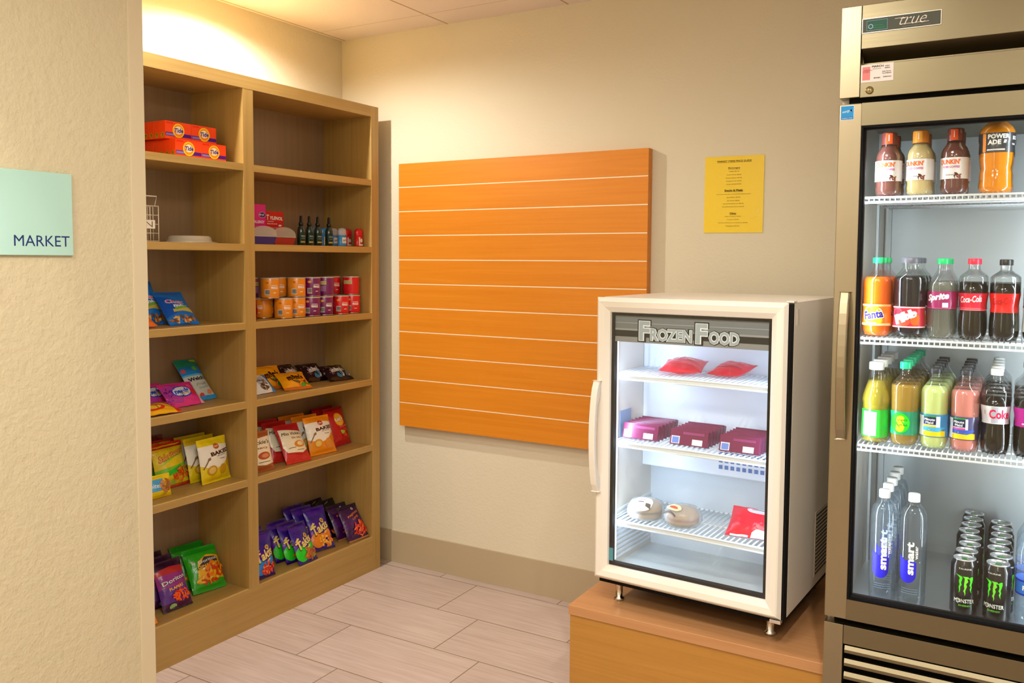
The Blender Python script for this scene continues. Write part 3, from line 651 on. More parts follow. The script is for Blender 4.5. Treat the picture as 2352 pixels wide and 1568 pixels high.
# left shelf five
L5 = 'chip bags on the fifth left shelf'
def sab():
    return bagmesh('snack_bag', .150, .172, .045, '#e6c81c', [('r', -.5, .88, .5, 1, '#c81f14'), ('p', [(-.5, .25), (.5, .3), (.5, .5), (-.5, .42)], '#7fc41c'), ('p', [(-.2, .27), (.25, .36), (.2, .46), (-.22, .36)], '#1fbf2c'), ('p', [(-.4, .50), (.05, .64), (.4, .72), (.4, .80), (-.1, .66)], '#8ecf2c'), ('splat', .20, .27, .26, .15, 33, 60, .045, ['#e8601c', '#d9480f', '#f2842c']), ('t', 'Sabritones', .0, .72, .84, .15, 12, .05, .3, '#8a2410'), ('t', 'Sabritones', .0, .722, .82, .13, 12, .02, .3, '#f0a04a'), ('r', -.5, 0, .5, .07, '#b8281c'), ('e', -.1, .11, .12, .08, '#a8c23c')], 27, back='#a81f14')
stack('h', sab, 'chip bag', L5, [('yellow-green puffed snack bag with red top band, front of its stack', .146, -1.128, 3, 15), ('second yellow-green snack bag showing only its red top', .090, -1.12, 2, 14)], ZS[5])
place(bagmesh('chip_bag', .14, .185, .03, '#7d1520', [('r', -.5, .93, .5, 1, '#5c1018')], 28), 'dark red chip bag upright at the back behind the yellow-green ones', 'chip bag', L5, .064, -1.14, ZS[5]+.001, -2, 10)
place(bagmesh('cookie_packet', .105, .082, .022, '#f0d21c', [('r', -.46, .3, .16, .82, '#4aa6dc'), ('splat', .24, .5, .2, .25, 35, 26, .09, ['#a8622c', '#c98a4a']), ('t', 'bites', -.15, .55, .4, .2, 0, .02, '#dff0fa'), ('r', -.5, .0, .5, .12, '#e2bf14')], 29), 'small yellow packet with blue patch standing at the front edge', 'snack packet', None, .232, -1.256, ZS[5]+.001, -2, 12)
def baked(c1, c2, brand, bc, seed):
    def f():
        return bagmesh('chip_bag', .148, .172, .046, c1, [('p', [(-.5, .84), (-.5, .42), (-.35, .36), (-.1, .3), (.1, .34), (.34, .46), (.5, .36), (.5, .80), (.1, .84)], '#f2eee2'), ('e', .02, .80, .105, .075, bc), ('t', brand, .02, .80, .15, .04, 0, .02, '#ffffff'), ('t', 'BAKED', .14, .655, .72, .088, 4, .05, '#43201c'), ('t', '65% LESS FAT', .14, .585, .32, .03, 4, .02, '#5a3a20'), ('r', .06, .50, .26, .512, '#4a2a20'),
            ('e', -.21, .28, .155, .13, c2), ('e', -.21, .28, .10, .085, '#e8c86a'), ('e', .16, .27, .13, .13, c2), ('e', .40, .40, .12, .12, c2), ('p', [(-.46, .34), (-.43, .33), (-.30, .50), (-.24, .52), (-.24, .58), (-.31, .56), (-.34, .50)], '#8a6a3c'), ('r', -.5, 0, .5, .05, c1)], seed, back='#8a8470')
    return f
stack('i', baked('#e8cf14', '#c99a1c', "Lay's", '#c9641c', 41), 'chip bag', L5, [('yellow and white baked crisps bag, frontmost beside the divider', .214, -.988, 4, 10), ('second yellow and white baked crisps bag, mostly covered by the first', .163, -.996, 2, 13), ('rearmost yellow and white baked crisps bag of the three', .113, -1.004, 0, 13)], ZS[5])
# left shelf four
L4 = 'candy bags on the fourth left shelf'
place(bagmesh('fruit_snack_bag', .108, .195, .022, '#c9ccc4', [('r', -.5, .80, .5, 1, '#1f9c80'), ('r', -.5, .60, .5, .80, '#2488d8'), ('r', .2, .92, .45, .98, '#c4d22c'), ('r', -.5, .56, .5, .6, '#5ab4e6'), ('e', .15, .74, .1, None, '#6ac03c'), ('e', -.38, .7, .09, None, '#c85a6a'), ('t', "Welch's", .05, .49, .86, .09, 4, .03, '#1d2034'), ('t', 'Fruit', .08, .355, .5, .06, 6, .01, .3, '#8a9490'), ('t', 'Snacks', .12, .28, .5, .05, 6, .01, .3, '#9aa4a0'), ('e', -.1, .1, .1, None, '#d43a3c'), ('e', .3, .16, .1, None, '#e0865c'), ('r', -.5, 0, .5, .09, '#1f94dc')], 43), 'tall teal and silver fruit snack bag leaning steeply on the back panel', 'fruit snack bag', L4, .144, -.968, ZS[4]+.001, 2, 40)
def nerds():
    return bagmesh('candy_bag', .150, .118, .026, '#e0308c', [('p', [(-.5, .2), (-.1, .1), (.1, .6), (-.2, .9), (-.5, .8)], '#b43a9c'), ('e', 0, .52, .30, .18, '#2f48c8'), ('e', 0, .52, .26, .15, '#d8dcea'), ('t', 'nerds', 0, .54, .44, .2, 5, .05, '#3050c0'), ('t', 'gummy', .04, .40, .3, .08, 5, .01, '#caa83c'), ('e', .34, .5, .09, None, '#d42438'), ('e', .30, .74, .06, None, '#e8507c'), ('p', [(.40, 0), (.5, 0), (.5, .9), (.46, .9)], '#e8b0b4'), ('splat', -.38, .4, .12, .3, 5, 22, .03, ['#7a2a9c', '#e860a8', '#5c1f84'])], 45)
stack('j', nerds, 'candy bag', L4, [('hot pink candy bag with blue-rimmed white oval, front one', .200, -1.10, -3, 48), ('magenta candy bag lying behind the front pink one', .128, -1.155, 10, 50)], ZS[4])
place(bagmesh('candy_bag', .150, .115, .022, '#f2b81c', [('e', -.1, .4, .3, .18, '#e83c1c'), ('e', -.1, .4, .2, .11, '#f4d43c'), ('p', [(.38, 0), (.5, 0), (.5, 1), (.40, 1)], '#e0281c'), ('r', -.5, .86, .5, 1, '#8a6a2c')], 46), 'yellow and red candy bag lying flat at the shelf edge', 'candy bag', L4, .290, -1.275, ZS[4]+.005, -6, 78)
# left shelf three
L3 = 'snack mix bags on the third left shelf'
def chex():
    return bagmesh('snack_mix_bag', .118, .185, .036, '#1a74d0', [('r', -.5, .90, .5, 1, '#1c6cc8'), ('p', [(-.5, .2), (-.1, .3), (0, .7), (-.5, .85)], '#1556c0'), ('t', 'Chex', .0, .62, .62, .12, -6, .06, '#e8e8f0'), ('t', 'Chex', .0, .622, .58, .10, -6, .02, '#e0485c'), ('t', 'mix', .12, .49, .46, .10, -6, .05, '#dfe6f2'), ('p', [(-.2, .40), (.4, .44), (.5, .38), (.45, .30), (.1, .34), (-.2, .32)], '#c8b45c'), ('p', [(-.1, .44), (.3, .50), (.34, .44), (-.1, .38)], '#7ab03c'), ('splat', .0, .14, .4, .07, 51, 30, .07, ['#a86a3c', '#d8b06a', '#6a3c20']), ('r', -.5, 0, .5, .05, '#1c74d8')], 51)
stack('k', chex, 'snack mix bag', L3, [('blue snack mix bag with red and white lettering, slumped at the front', .205, -1.135, -10, 50), ('taller blue snack mix bag leaning behind the slumped one', .150, -1.172, 4, 30)], ZS[3])
place(bagmesh('snack_mix_bag', .10, .10, .03, '#e8701c', [('splat', 0, .4, .4, .3, 3, 30, .07, ['#e8902c', '#c9581c'])], 53), 'small orange snack bag mostly hidden by the near wall, third shelf', 'snack mix bag', L3, .235, -1.30, ZS[3]+.002, 0, 60)
# right shelf five
R5 = 'crisps bags on the fifth right shelf'
def vick(mid):
    return lambda: bagmesh('chip_bag', .128, .182, .040, '#b81e24', [('p', [(-.42, .86), (.5, .74), (.5, .30), (.2, .20), (-.36, .26), (-.46, .4)], '#f0e8cc'), ('t', "Miss Vickie's", .02, .71, .80, .085, -3, .02, .3, '#3a3026'), ('t', 'SEA SALT', .16, .59, .46, .05, -2, .03, '#8a5a20'), ('e', .17, .42, .22, .12, mid), ('e', .20, .43, .13, .075, '#f2dfa0'), ('r', -.3, .345, -.02, .36, '#6a5a3c'), ('r', .0, .27, .3, .285, '#8a7a5c'), ('p', [(-.5, 0), (.5, 0), (.5, .2), (.1, .15), (-.5, .24)], '#cc2a24')], 61, back='#7a1820')
stack('l', vick('#d88a2c'), 'chip bag', R5, [('red and cream kettle crisps bag, frontmost and leaning left of centre', .262, -.590, -8, 33), ('second red and cream kettle crisps bag behind the leaning one', .200, -.600, -6, 28), ('third red and cream kettle crisps bag at the back', .145, -.62, -5, 24)], ZS[5])
place(bagmesh('chip_bag', .120, .165, .036, '#a85a2c', [('p', [(-.5, .8), (.5, .86), (.5, .18), (.1, .14), (-.5, .2)], '#f2ead0'), ('t', "Vickie's", .0, .72, .8, .10, 0, .02, .3, '#4a3a2c'), ('t', 'BBQ', .0, .57, .5, .05, 0, .03, '#8a6a2c'), ('e', .05, .38, .26, .13, '#b8542c'), ('e', .08, .38, .15, .07, '#d88c5a'), ('r', -.2, .22, .3, .235, '#6a5030')], 64), 'cream and brown kettle crisps bag cut off by the shelf divider', 'chip bag', R5, .258, -.785, ZS[5]+.001, -5, 15)
place(bagmesh('chip_bag', .13, .172, .034, '#5c1424', [('r', -.5, .92, .5, 1, '#4a1020'), ('splat', -.1, .3, .3, .2, 7, 20, .05, ['#7a2a34', '#8c3c3c'])], 65), 'dark burgundy crisps bag at the back beside the divider', 'chip bag', R5, .105, -.700, ZS[5]+.001, -6, 13)
stack('m', baked('#ee9214', '#e0901c', 'Ruffles', '#c02a1c', 67), 'chip bag', R5, [('orange and white baked ridged crisps bag, frontmost of three', .236, -.412, -6, 19), ('second orange and white baked crisps bag behind the front one', .182, -.420, -6, 20), ('rearmost orange and white baked crisps bag, turned grey in shade', .128, -.432, -6, 22)], ZS[5])
def lays():
    return bagmesh('chip_bag', .136, .182, .040, '#c4161c', [('r', -.5, .93, .5, 1, '#9c1018'), ('e', -.02, .66, .235, .235, '#f0a01c'), ('e', -.02, .66, .20, .20, '#f4b82c'), ('t', "Lay's", -.02, .66, .44, .13, 6, .06, '#b0161c'), ('t', "Lay's", -.02, .662, .42, .115, 6, .03, '#ffffff'), ('t', 'CHILE LIMON', .1, .47, .44, .035, 4, .01, '#e8a0a4'), ('p', [(-.12, .38), (.08, .36), (.16, .30), (.04, .25), (-.08, .30)], '#a8cf3c'), ('splat', .22, .30, .22, .12, 8, 18, .08, ['#d83a1c', '#e85a2c']), ('r', -.5, 0, .5, .05, '#a81420')], 69)
stack('n', lays, 'chip bag', R5, [('red crisps bag with round yellow logo at the right end', .190, -.228, 5, 20), ('second red crisps bag, darker, behind the round-logo one', .128, -.232, 0, 22)], ZS[5])
# right shelf four
R4 = 'sweet bags on the fourth right shelf'
def mm(col, seed):
    y = col == 'y'; b = '#f2a414' if y else '#2a1218'
    sp = [('t', "m&m's", .05, .56, .62, .30, 6, .06, '#4a1c10' if y else '#d8cfcf'), ('t', "m&m's", .05, .565, .58, .25, 6, .02, '#3a160e' if y else '#f0e8e6'), ('splat', .16, .26, .3, .12, seed, 12, .09, ['#d8341c', '#4a9c2c', '#e8701c', '#7a4a2c'] if y else ['#c03a34', '#c8c0bc', '#5c2a20', '#3c7c9c']), ('r', -.5, 0, .5, .1, '#c86a1c' if y else '#1c0c10')]
    if not y: sp += [('splat', -.25, .5, .25, .3, seed+1, 10, .05, ['#5c4a50', '#8a7a7c'])]
    return lambda: bagmesh('candy_bag', .132, .120, .026, b, sp, seed)
stack('o', mm('y', 71), 'candy bag', R4, [('yellow chocolate candy bag lying at the front', .252, -.575, -18, 60), ('yellow chocolate candy bag propped up behind the lying one', .165, -.615, -8, 42), ('yellow chocolate candy bag furthest left of the yellow ones', .125, -.70, 6, 50)], ZS[4])
stack('p', mm('b', 75), 'candy bag', R4, [('dark brown chocolate candy bag at the right end of its row', .222, -.262, -12, 62), ('dark brown chocolate candy bag in the middle of its row', .150, -.335, -6, 55), ('dark brown chocolate candy bag behind and left of the others', .115, -.44, 4, 52)], ZS[4])
place(bagmesh('candy_bag', .115, .105, .026, '#e8ecee', [('r', .34, 0, .5, 1, '#1f8cd8'), ('e', .05, .55, .22, .2, '#b8bcc4'), ('t', 'cookies', -.02, .6, .5, .16, 0, .02, '#4a3a34'), ('splat', .1, .3, .2, .14, 5, 12, .09, ['#5a3c2c', '#8a6a50'])], 77), 'white sweet bag with blue end strip beside the shelf divider', 'candy bag', R4, .215, -.725, ZS[4]+.001, -4, 50)
# ------------------------------------------------------------------ detergent boxes
def tide(w_=.1135, d_=.030, h_=.064):
    mb = MB().box(-w_/2, w_/2, -d_/2, d_/2, 0, h_, M('#ff4a0c', .4), .0012); S = flatS(-d_/2)
    a = [('r', -w_/2+.001, .0105, w_/2-.001, .0235, '#4a14a0'), ('r', -w_/2+.003, .0125, -.018, .0205, '#8f7fc4'), ('r', -w_/2+.004, h_-.010, -w_/2+.034, h_-.004, '#f23208'), ('e', 0, .0325, .0255, .0255, '#ffe22c'), ('e', 0, .0325, .0215, .0215, '#ff9a14'), ('e', 0, .034, .0165, .0145, '#fff4d8'),
         ('t', 'Tide', .001, .0335, .040, .0185, 4, .06, .2, '#f6eefa'), ('t', 'Tide', .001, .0335, .038, .0165, 4, .03, .2, '#3c2090')]
    art(mb, S, a, 0, .0003)
    Ss = lambda u, v: (Vector((-w_/2, -u, v)), Vector((-1, 0, 0)))
    art(mb, Ss, [('e', 0, .0125, .0105, .0105, '#c98a14'), ('t', 'T', 0, .0125, .008, .010, 0, .03, '#4a2a30')], 0, .0003)
    return mb.build('detergent_box')
tb = None
for lay, (xf, y0, z) in enumerate(((.247, -1.124, ZS[1]+.001), (.215, -1.142, ZS[1]+.066))):
    for c in range(2):
        for k in range(6 if c == 0 else 2):
            o = tide() if tb is None else tb.copy()
            if tb is None: tb = o
            else: COL.objects.link(o)
            ordn = ['front', 'second from front', 'third from front', 'fourth from front', 'fifth from front', 'rearmost'][k]
            place(o, 'orange laundry detergent box, %s, %s column of the %s layer' % (ordn, ['left', 'right'][c], ['lower', 'upper'][lay]), 'detergent box', 'orange detergent boxes on the top left shelf', xf-k*.031, y0+c*.1145, z, 0, 0)
# ------------------------------------------------------------------ wire basket and tray lids
bk = thing('wire_basket', 'small white wire basket with a name tag, half hidden by the near wall', 'wire basket', (.245, -1.348, ZS[2]+.001), (0, 0, FACE))
mb = MB(); bw, bd, bh = .205, .12, .126; r_ = .0016
for z in (.002, bh): mb.tube([(-bw/2, 0, z), (bw/2, 0, z), (bw/2, bd, z), (-bw/2, bd, z)], .0022, WHITE, 6, True)
for z in (.03, .062, .094): mb.tube([(-bw/2, 0, z), (bw/2, 0, z), (bw/2, bd, z), (-bw/2, bd, z)], r_, WHITE, 6, True)
for i in range(7):
    x = -bw/2+bw*i/6
    for y in (0, bd): mb.tube([(x, y, .002), (x, y, bh)], r_, WHITE, 6)
    mb.tube([(x, 0, .002), (x, bd, .002)], r_, WHITE, 6)
for i in range(1, 4):
    for x in (-bw/2, bw/2): mb.tube([(x, bd*i/4, .002), (x, bd*i/4, bh)], r_, WHITE, 6)
mb.build('basket_frame', bk)
MB().tube([(bw/2, .02, bh), (bw/2+.008, .02, bh+.036), (-bw/2-.008, .02, bh+.036), (-bw/2, .02, bh)], .0022, WHITE, 6).build('handle', bk)
mb = MB().box(-.085, .085, -.0045, -.0025, .046, .076, M('#ece8e0', .5)); art(mb, flatS(-.0045), [('t', 'SPOON', 0, .061, .15, .021, 0, 0, '#7a766c')], 0, .0003); mb.build('name_tag', bk)
mb = MB(); prof = [(0, .0), (.100, .0), (.102, .003), (.082, .006), (.076, .0235), (.070, .027), (0, .027)]
mb.lathe(prof, M('#dcd6c8', .3, .15), 40); tl = mb.build('tray_lid'); tag(tl, 'shallow round white tray lid lying beside the wire basket', 'tray lid', None, (.155, -1.04, ZS[2]+.001))
# ------------------------------------------------------------------ medicine shelf (right shelf two)
Z2 = ZS[2]+.001
def carton(name, w_, d_, h_, col, shapes):
    mb = MB().box(-w_/2, w_/2, -d_/2, d_/2, 0, h_, M(col, .35), .001); art(mb, flatS(-d_/2), shapes, 0, .0003); return mb.build(name)
place(carton('medicine_box', .116, .045, .172, '#f0149c', [('e', .038, .128, .020, .0125, '#e8dcf0'), ('e', .038, .128, .0185, .011, '#5a1e78'), ('t', 'dryl', .034, .128, .028, .011, 0, .02, '#ffffff'), ('t', 'ALLERGY', .02, .098, .06, .012, 0, .03, '#ffffff')]), 'bright pink allergy medicine box partly behind the shelf divider', 'medicine box', None, .085, -.667, Z2, 0, 0)
place(carton('medicine_box', .096, .045, .146, '#e0121c', [('t', 'T', -.037, .120, .013, .022, 4, .04, .2, '#ffffff'), ('t', 'YLENOL', .008, .117, .070, .015, -2, .04, .2, '#ffffff'), ('r', -.040, .101, -.006, .104, '#f0c8c8'), ('t', 'Extra Strength', -.014, .092, .054, .006, 0, .03, '#ffffff'), ('e', .028, .086, .009, .004, '#ffffff'), ('r', .008, .060, .040, .080, '#f04850')]), 'red pain reliever box with white lettering behind the domed trays', 'medicine box', None, .085, -.556, Z2, -4, 0)
def domed(col, lab, y, x=.205, k_=1.):
    t = thing('domed_tray', lab, 'display tray', (x, y, Z2), (0, 0, FACE), 'clear domed trays on the second right shelf'); w_ = .158; d_ = .11
    mb = MB(); vs = []; base = [(-.060, 0), (.060, 0), (.076, .028), (.080, .034), (-.080, .034), (-.076, .028)]
    mb.prism(base, 1, -d_/2, d_/2, M(col, .35)); mb.v = [(x, y_, z) for x, y_, z in mb.v]; mb.build('tray', t)
    n = 16; vs = []; fs = []; K = M('#dcdad4', .12, alpha=.42)
    for i in range(n+1):
        a = math.pi*i/n
        for y_, k in ((-d_/2, 1.), (d_/2, 1.)): vs.append((-.080*math.cos(a), y_, .034+.040*math.sin(a)**.8 if 0 < i < n else .034))
    for i in range(n): fs.append((2*i, 2*i+2, 2*i+3, 2*i+1))
    fs += [[2*i for i in range(n+1)], [2*i+1 for i in range(n+1)][::-1]]
    MB().add(vs, fs, K).build('dome', t)
    MB().box(-.078, .078, -d_/2-.002, d_/2+.002, .031, .035, M('#a8a49c', .3)).build('rim', t)
    t.scale = (k_, 1, 1)
domed('#241c78', 'clear domed tray with navy blue base next to the divider', -.772, .215, .86)
domed('#a01c24', 'clear domed tray with dark red base left of the dark spray bottles', -.628, .180, .84)
def spray(i, y, x):
    t = thing('spray_bottle', ['leftmost dark green spray bottle of four', 'second dark green spray bottle from the left', 'third dark green spray bottle from the left', 'rightmost dark green spray bottle, next to the deodorants'][i], 'spray bottle', (x, y, Z2), (0, 0, FACE), 'dark spray bottles on the second right shelf')
    G = M('#0e2a20', .2, coat=.4)
    MB().lathe([(0, 0), (.0155, 0), (.017, .002), (.017, .068), (.013, .077), (.009, .082), (.009, .086), (0, .086)], G, 20).build('bottle_body', t)
    mb = MB(); art(mb, cylS(.017), [('r', -.018, .010, .018, .056, '#123228'), ('r', -.015, .012, .015, .018, '#b8a84c'), ('t', 'MOUSSE', 0, .040, .026, .006, 0, .02, '#c4d4cc'), ('t', 'HERBAL', 0, .030, .022, .004, 0, .0, '#8fa89a')], .005); mb.build('label', t)
    MB().lathe([(0, .086), (.0105, .086), (.0105, .096), (.007, .100), (.0062, .124), (.004, .127), (0, .127)], M('#0c120f', .3), 16).build('spray_cap', t)
for i, (y, x) in enumerate(((-.520, .225), (-.470, .225), (-.418, .225), (-.350, .228))): spray(i, y, x)
def deo(lab, x, y, body, cap, cl, front=True):
    t = thing('deodorant_stick', lab, 'deodorant', (x, y, Z2), (0, 0, FACE), 'deodorant sticks on the second right shelf')
    ov = lambda r, z, a: r*(1-.32*abs(math.cos(a))**1.5)
    MB().lathe([(0, 0), (.022, 0), (.023, .003), (.023, .052), (0, .052)], M(body, .3), 24, fn=ov).build('stick_body', t)
    MB().lathe([(.0232, .050), (.0235, .052), (.0235, .070), (.020, .078), (.012, .082), (0, .083)], M(cap, .15, alpha=.6) if cl else M(cap, .25), 24, fn=ov).build('cap', t)
    mb = MB()
    def S(u, v):
        a = u/.0225; r = .0234*(1-.32*abs(math.cos(a))**1.5); return Vector((r*math.sin(a), -r*math.cos(a), v)), Vector((math.sin(a), -math.cos(a), 0))
    if body[1] == 'f' or cl: sp = [('r', -.018, .006, .018, .040, '#dfe6ee'), ('t', 'Secret', 0, .028, .028, .009, 8, .02, .3, '#34344a'), ('r', -.018, .006, .018, .014, '#4aa0dc')]
    else: sp = [('r', -.018, .004, .018, .012, '#f0e9da'), ('r', -.018, .012, .018, .043, '#c81c24'), ('e', 0, .028, .0095, .0095, '#f2ece0'), ('r', -.018, .012, -.011, .043, '#f0e9da'), ('p', [(.009, .020), (.018, .024), (.018, .034)], '#3c8c5c')]
    art(mb, S, sp, .004, .0005); mb.build('label', t)
deo('blue deodorant stick with clear cap beside the dark spray bottles', .240, -.278, '#3f93d8', '#cfd0dc', True)
deo('blue deodorant stick behind, with its clear cap showing left of the front one', .175, -.262, '#3f93d8', '#cfd0dc', True)
deo('red and white deodorant stick between the blue one and the end one', .185, -.180, '#d41c24', '#d4121c', False)
deo('red and white deodorant stick at the right end of the shelf', .250, -.175, '#d41c24', '#d4121c', False)
deo('blue deodorant stick glimpsed between the second and third spray bottles', .165, -.380, '#3f93d8', '#3f93d8', False)
deo('blue deodorant stick glimpsed between the third and fourth spray bottles', .165, -.315, '#3f93d8', '#3f93d8', False)
# ------------------------------------------------------------------ crisp cans
def crisp(col, dark, seed):
    t = thing('crisp_can', 'x', 'crisp can'); r = .0375; h_ = .0835
    mb = MB().lathe([(0, .001), (r-.001, .001), (r, .003), (r, h_-.004), (r-.001, h_-.002)], M(col, .3, coat=.3), 36)
    a = [('r', -.020, .040, -.004, .066, col)]
    ink = '#1c1210'
    a = [('r', -.002, .052, .026, .054, '#f6f0e4'),
         ('t', 'PRINGLES', .012, .0435, .030, .0105, 0, .04, '#ffffff'), ('r', .006, .022, .018, .0245, '#ffffff'), ('e', -.020, .064, .0085, .0055, '#e8902c' if dark else '#e08a14'), ('e', -.018, .0645, .005, .003, '#f2c46a' if dark else '#c96a10'),
         ('r', -.029, .013, -.009, .037, '#ece8e0'), ('r', -.028, .0135, -.010, .0175, '#b8b4ac')]
    for i in range(9): a.append(('r', -.0275+i*.002, .018, -.0266+i*.002+.0004*(i % 3), .035, '#3a3834'))
    for i in range(4): a.append(('r', -.052, .052-i*.006, -.036, .054-i*.006, '#d8b86a' if not dark else '#a884a8'))
    # panel round the back of the can
    a += [('r', .065, .050, .104, .066, '#d8cf8a'), ('r', .066, .020, .103, .046, '#9a6a9c' if dark == 2 else col)]
    for i in range(3): a.append(('r', .067, .053+i*.004, .101, .0545+i*.004, '#8a8248'))
    art(mb, cylS(r), a, .006, .0004); mb.build('can_body', t)
    MB().lathe([(r-.001, .0), (r+.0008, .0005), (r+.0008, .003), (r, .0035)], SILVER, 36).build('bottom_rim', t)
    MB().lathe([(r+.0002, h_-.004), (r+.0011, h_-.0035), (r+.0011, h_+.0005), (r-.002, h_+.001), (r-.003, h_-.001), (0, h_-.001)], M('#d8cfc0', .25, .3), 36).build('lid', t)
    return t
cols = {'o': (crisp('#f0941a', 0, 1), 'orange'), 'p': (crisp('#7a1664', 2, 2), 'purple'), 'r': (crisp('#e01420', 1, 3), 'red')}
CG = 'short crisp cans on the third right shelf'; used = set(); Z3 = ZS[3]+.001; ZU = Z3+.0853
cans = [('o', .232, -.634, 0, 5, 'front orange crisp can in the lower layer'), ('o', .226, -.552, 0, -2, 'orange crisp can touching the purple ones in the lower layer'), ('p', .228, -.463, 0, 12, 'purple crisp can beside the orange ones in the lower layer'), ('p', .228, -.382, 0, 0, 'purple crisp can beside the red ones in the lower layer'), ('r', .232, -.282, 0, 0, 'red crisp can next to the purple ones in the lower layer'), ('r', .228, -.200, 0, 8, 'red crisp can at the right end of the lower layer'),
        ('o', .155, -.672, 0, 60, 'orange crisp can turned away at the left, lower layer'), ('r', .160, -.765, 0, 40, 'red crisp can half behind the divider, lower layer'), ('o', .145, -.568, 0, 30, 'orange crisp can hidden in the second row, lower layer'), ('p', .150, -.42, 0, 30, 'purple crisp can hidden in the second row, lower layer'), ('r', .152, -.235, 0, 30, 'red crisp can hidden in the second row, lower layer'),
        ('o', .215, -.692, 1, 0, 'leftmost orange crisp can in the upper layer'), ('o', .150, -.585, 1, 8, 'orange crisp can set back between two others, upper layer'), ('o', .220, -.545, 1, 0, 'orange crisp can right of centre, beside purple, upper layer'), ('p', .220, -.452, 1, 0, 'purple crisp can with its face forward in the upper layer'), ('p', .220, -.366, 1, 170, 'purple crisp can turned to its cream label in the upper layer'), ('r', .150, -.245, 1, 0, 'red crisp can set back in the upper layer'), ('r', .222, -.198, 1, 170, 'red crisp can turned to its cream label at the right end, upper layer'), ('p', .12, -.72, 1, 80, 'purple crisp can in shade behind the divider, upper layer')]
for k, x, y, up, ro, lab in cans:
    p, _c = cols[k]; z = ZU if up else Z3; rot = (0, 0, FACE-R(32)-R(ro))
    if k not in used: p.location = (x, y, z); p.rotation_euler = rot; p['label'] = lab; p['group'] = CG; used.add(k)
    else: dup(p, lab, (x, y, z), rot, CG)
# ------------------------------------------------------------------ bottles
PET = glassmat('clear_bottle_plastic', (.985, .99, .99), .02, .035)
def liquid(col, alpha): return M(col, .12, alpha=alpha) if alpha < 1 else M(col, .12)
def bottle(name, prof, liq, alpha, level, cap, capz, capr, caph, labels=None, lab0=0, lab1=0, labcol='#ffffff', laprt=None, rib=None, lid_under=None):
    t = thing(name, 'x', 'drink bottle')
    fn = rib
    MB().lathe(prof, PET, 28, fn=fn).build('bottle_shell', t)
    pl = [(max(r-.0012, 0), z+.001) for r, z in prof if z <= level]
    rr = prof[0][0]
    for i in range(len(prof)-1):
        if prof[i][1] <= level < prof[i+1][1]: f = (level-prof[i][1])/(prof[i+1][1]-prof[i][1]); rr = prof[i][0]+f*(prof[i+1][0]-prof[i][0])-.0012
    pl += [(rr, level), (0, level)]
    if alpha is not None: MB().lathe(pl, liquid(liq, alpha), 28, fn=fn).build('drink', t)
    def rad(z):
        for i in range(len(prof)-1):
            if prof[i][1] <= z <= prof[i+1][1] and prof[i+1][1] > prof[i][1]: return prof[i][0]+(z-prof[i][1])/(prof[i+1][1]-prof[i][1])*(prof[i+1][0]-prof[i][0])
        return prof[-1][0]
    if lab1 > lab0:
        n = 8; mb = MB()
        if labcol: mb.lathe([(rad(lab0+(lab1-lab0)*i/n)+.0006, lab0+(lab1-lab0)*i/n) for i in range(n+1)], M(labcol, .3, coat=.3), 32)
        art(mb, cylS(lambda v: rad(v)+.0006), laprt or [], .007, .0004); mb.build('label', t)
    elif laprt: 
        mb = MB(); art(mb, cylS(lambda v: rad(v)+.0004), laprt, .007, .0003); mb.build('label', t)
    MB().lathe([(capr*.98, capz), (capr, capz+.001), (capr, capz+caph-.002), (capr*.92, capz+caph), (0, capz+caph)], M(cap, .35), 26, fn=lambda r, z, a: r*(1+.02*math.cos(24*a)) if r > 0 else 0).build('cap', t)
    return t
def profile(rb, h_, neck=.0125, sh=.72, waist=None, style='soda'):
    p = [(0, .002), (rb*.62, .002), (rb*.86, .004), (rb*.97, .016), (rb, .03)]
    if style == 'contour': p += [(rb*.97, .06), (rb*.88, .088), (rb*.93, .105), (rb, .12), (rb, .16)]
    else: p += [(rb*.97, .05), (rb*.95, .07), (rb*.99, .09), (rb, .12), (rb, h_*sh*.86)]
    z0 = p[-1][1]; z1 = h_-.026
    for i in range(1, 9):
        f = i/8; p.append((neck+(rb-neck)*(math.cos(math.pi*f)*.5+.5)**(.85), z0+(z1-z0)*f))
    p += [(neck, h_-.014)]
    return p
def fill_row(proto, x, n, z, labels, cat, group, y0=-.762, pitch=.0755, dx=0.0006, rz=0):
    for k in range(n):
        loc = (x+dx*((k*7) % 3-1)*(1 if k else 0), y0+k*pitch, z+.0005); rot = (0, 0, R(rz) if k == 0 else R((k*47+rz) % 40-20))
        lab = labels[0] if k == 0 else '%s, %s behind the glass' % (labels[1], ['front', 'second', 'third', 'fourth', 'fifth', 'sixth', 'seventh', 'eighth'][k])
        if k == 0: proto.location = loc; proto.rotation_euler = rot; proto['label'] = lab; proto['category'] = cat; proto['group'] = group
        else: dup(proto, lab, loc, rot, group)
G1, G2, G3, G4 = 'coffee and sports drinks on the top refrigerator shelf', 'soda bottles on the second refrigerator shelf', 'drink bottles on the third refrigerator shelf', 'water bottles on the refrigerator floor'
# look direction: turn every label a little towards the aisle
LK = -8
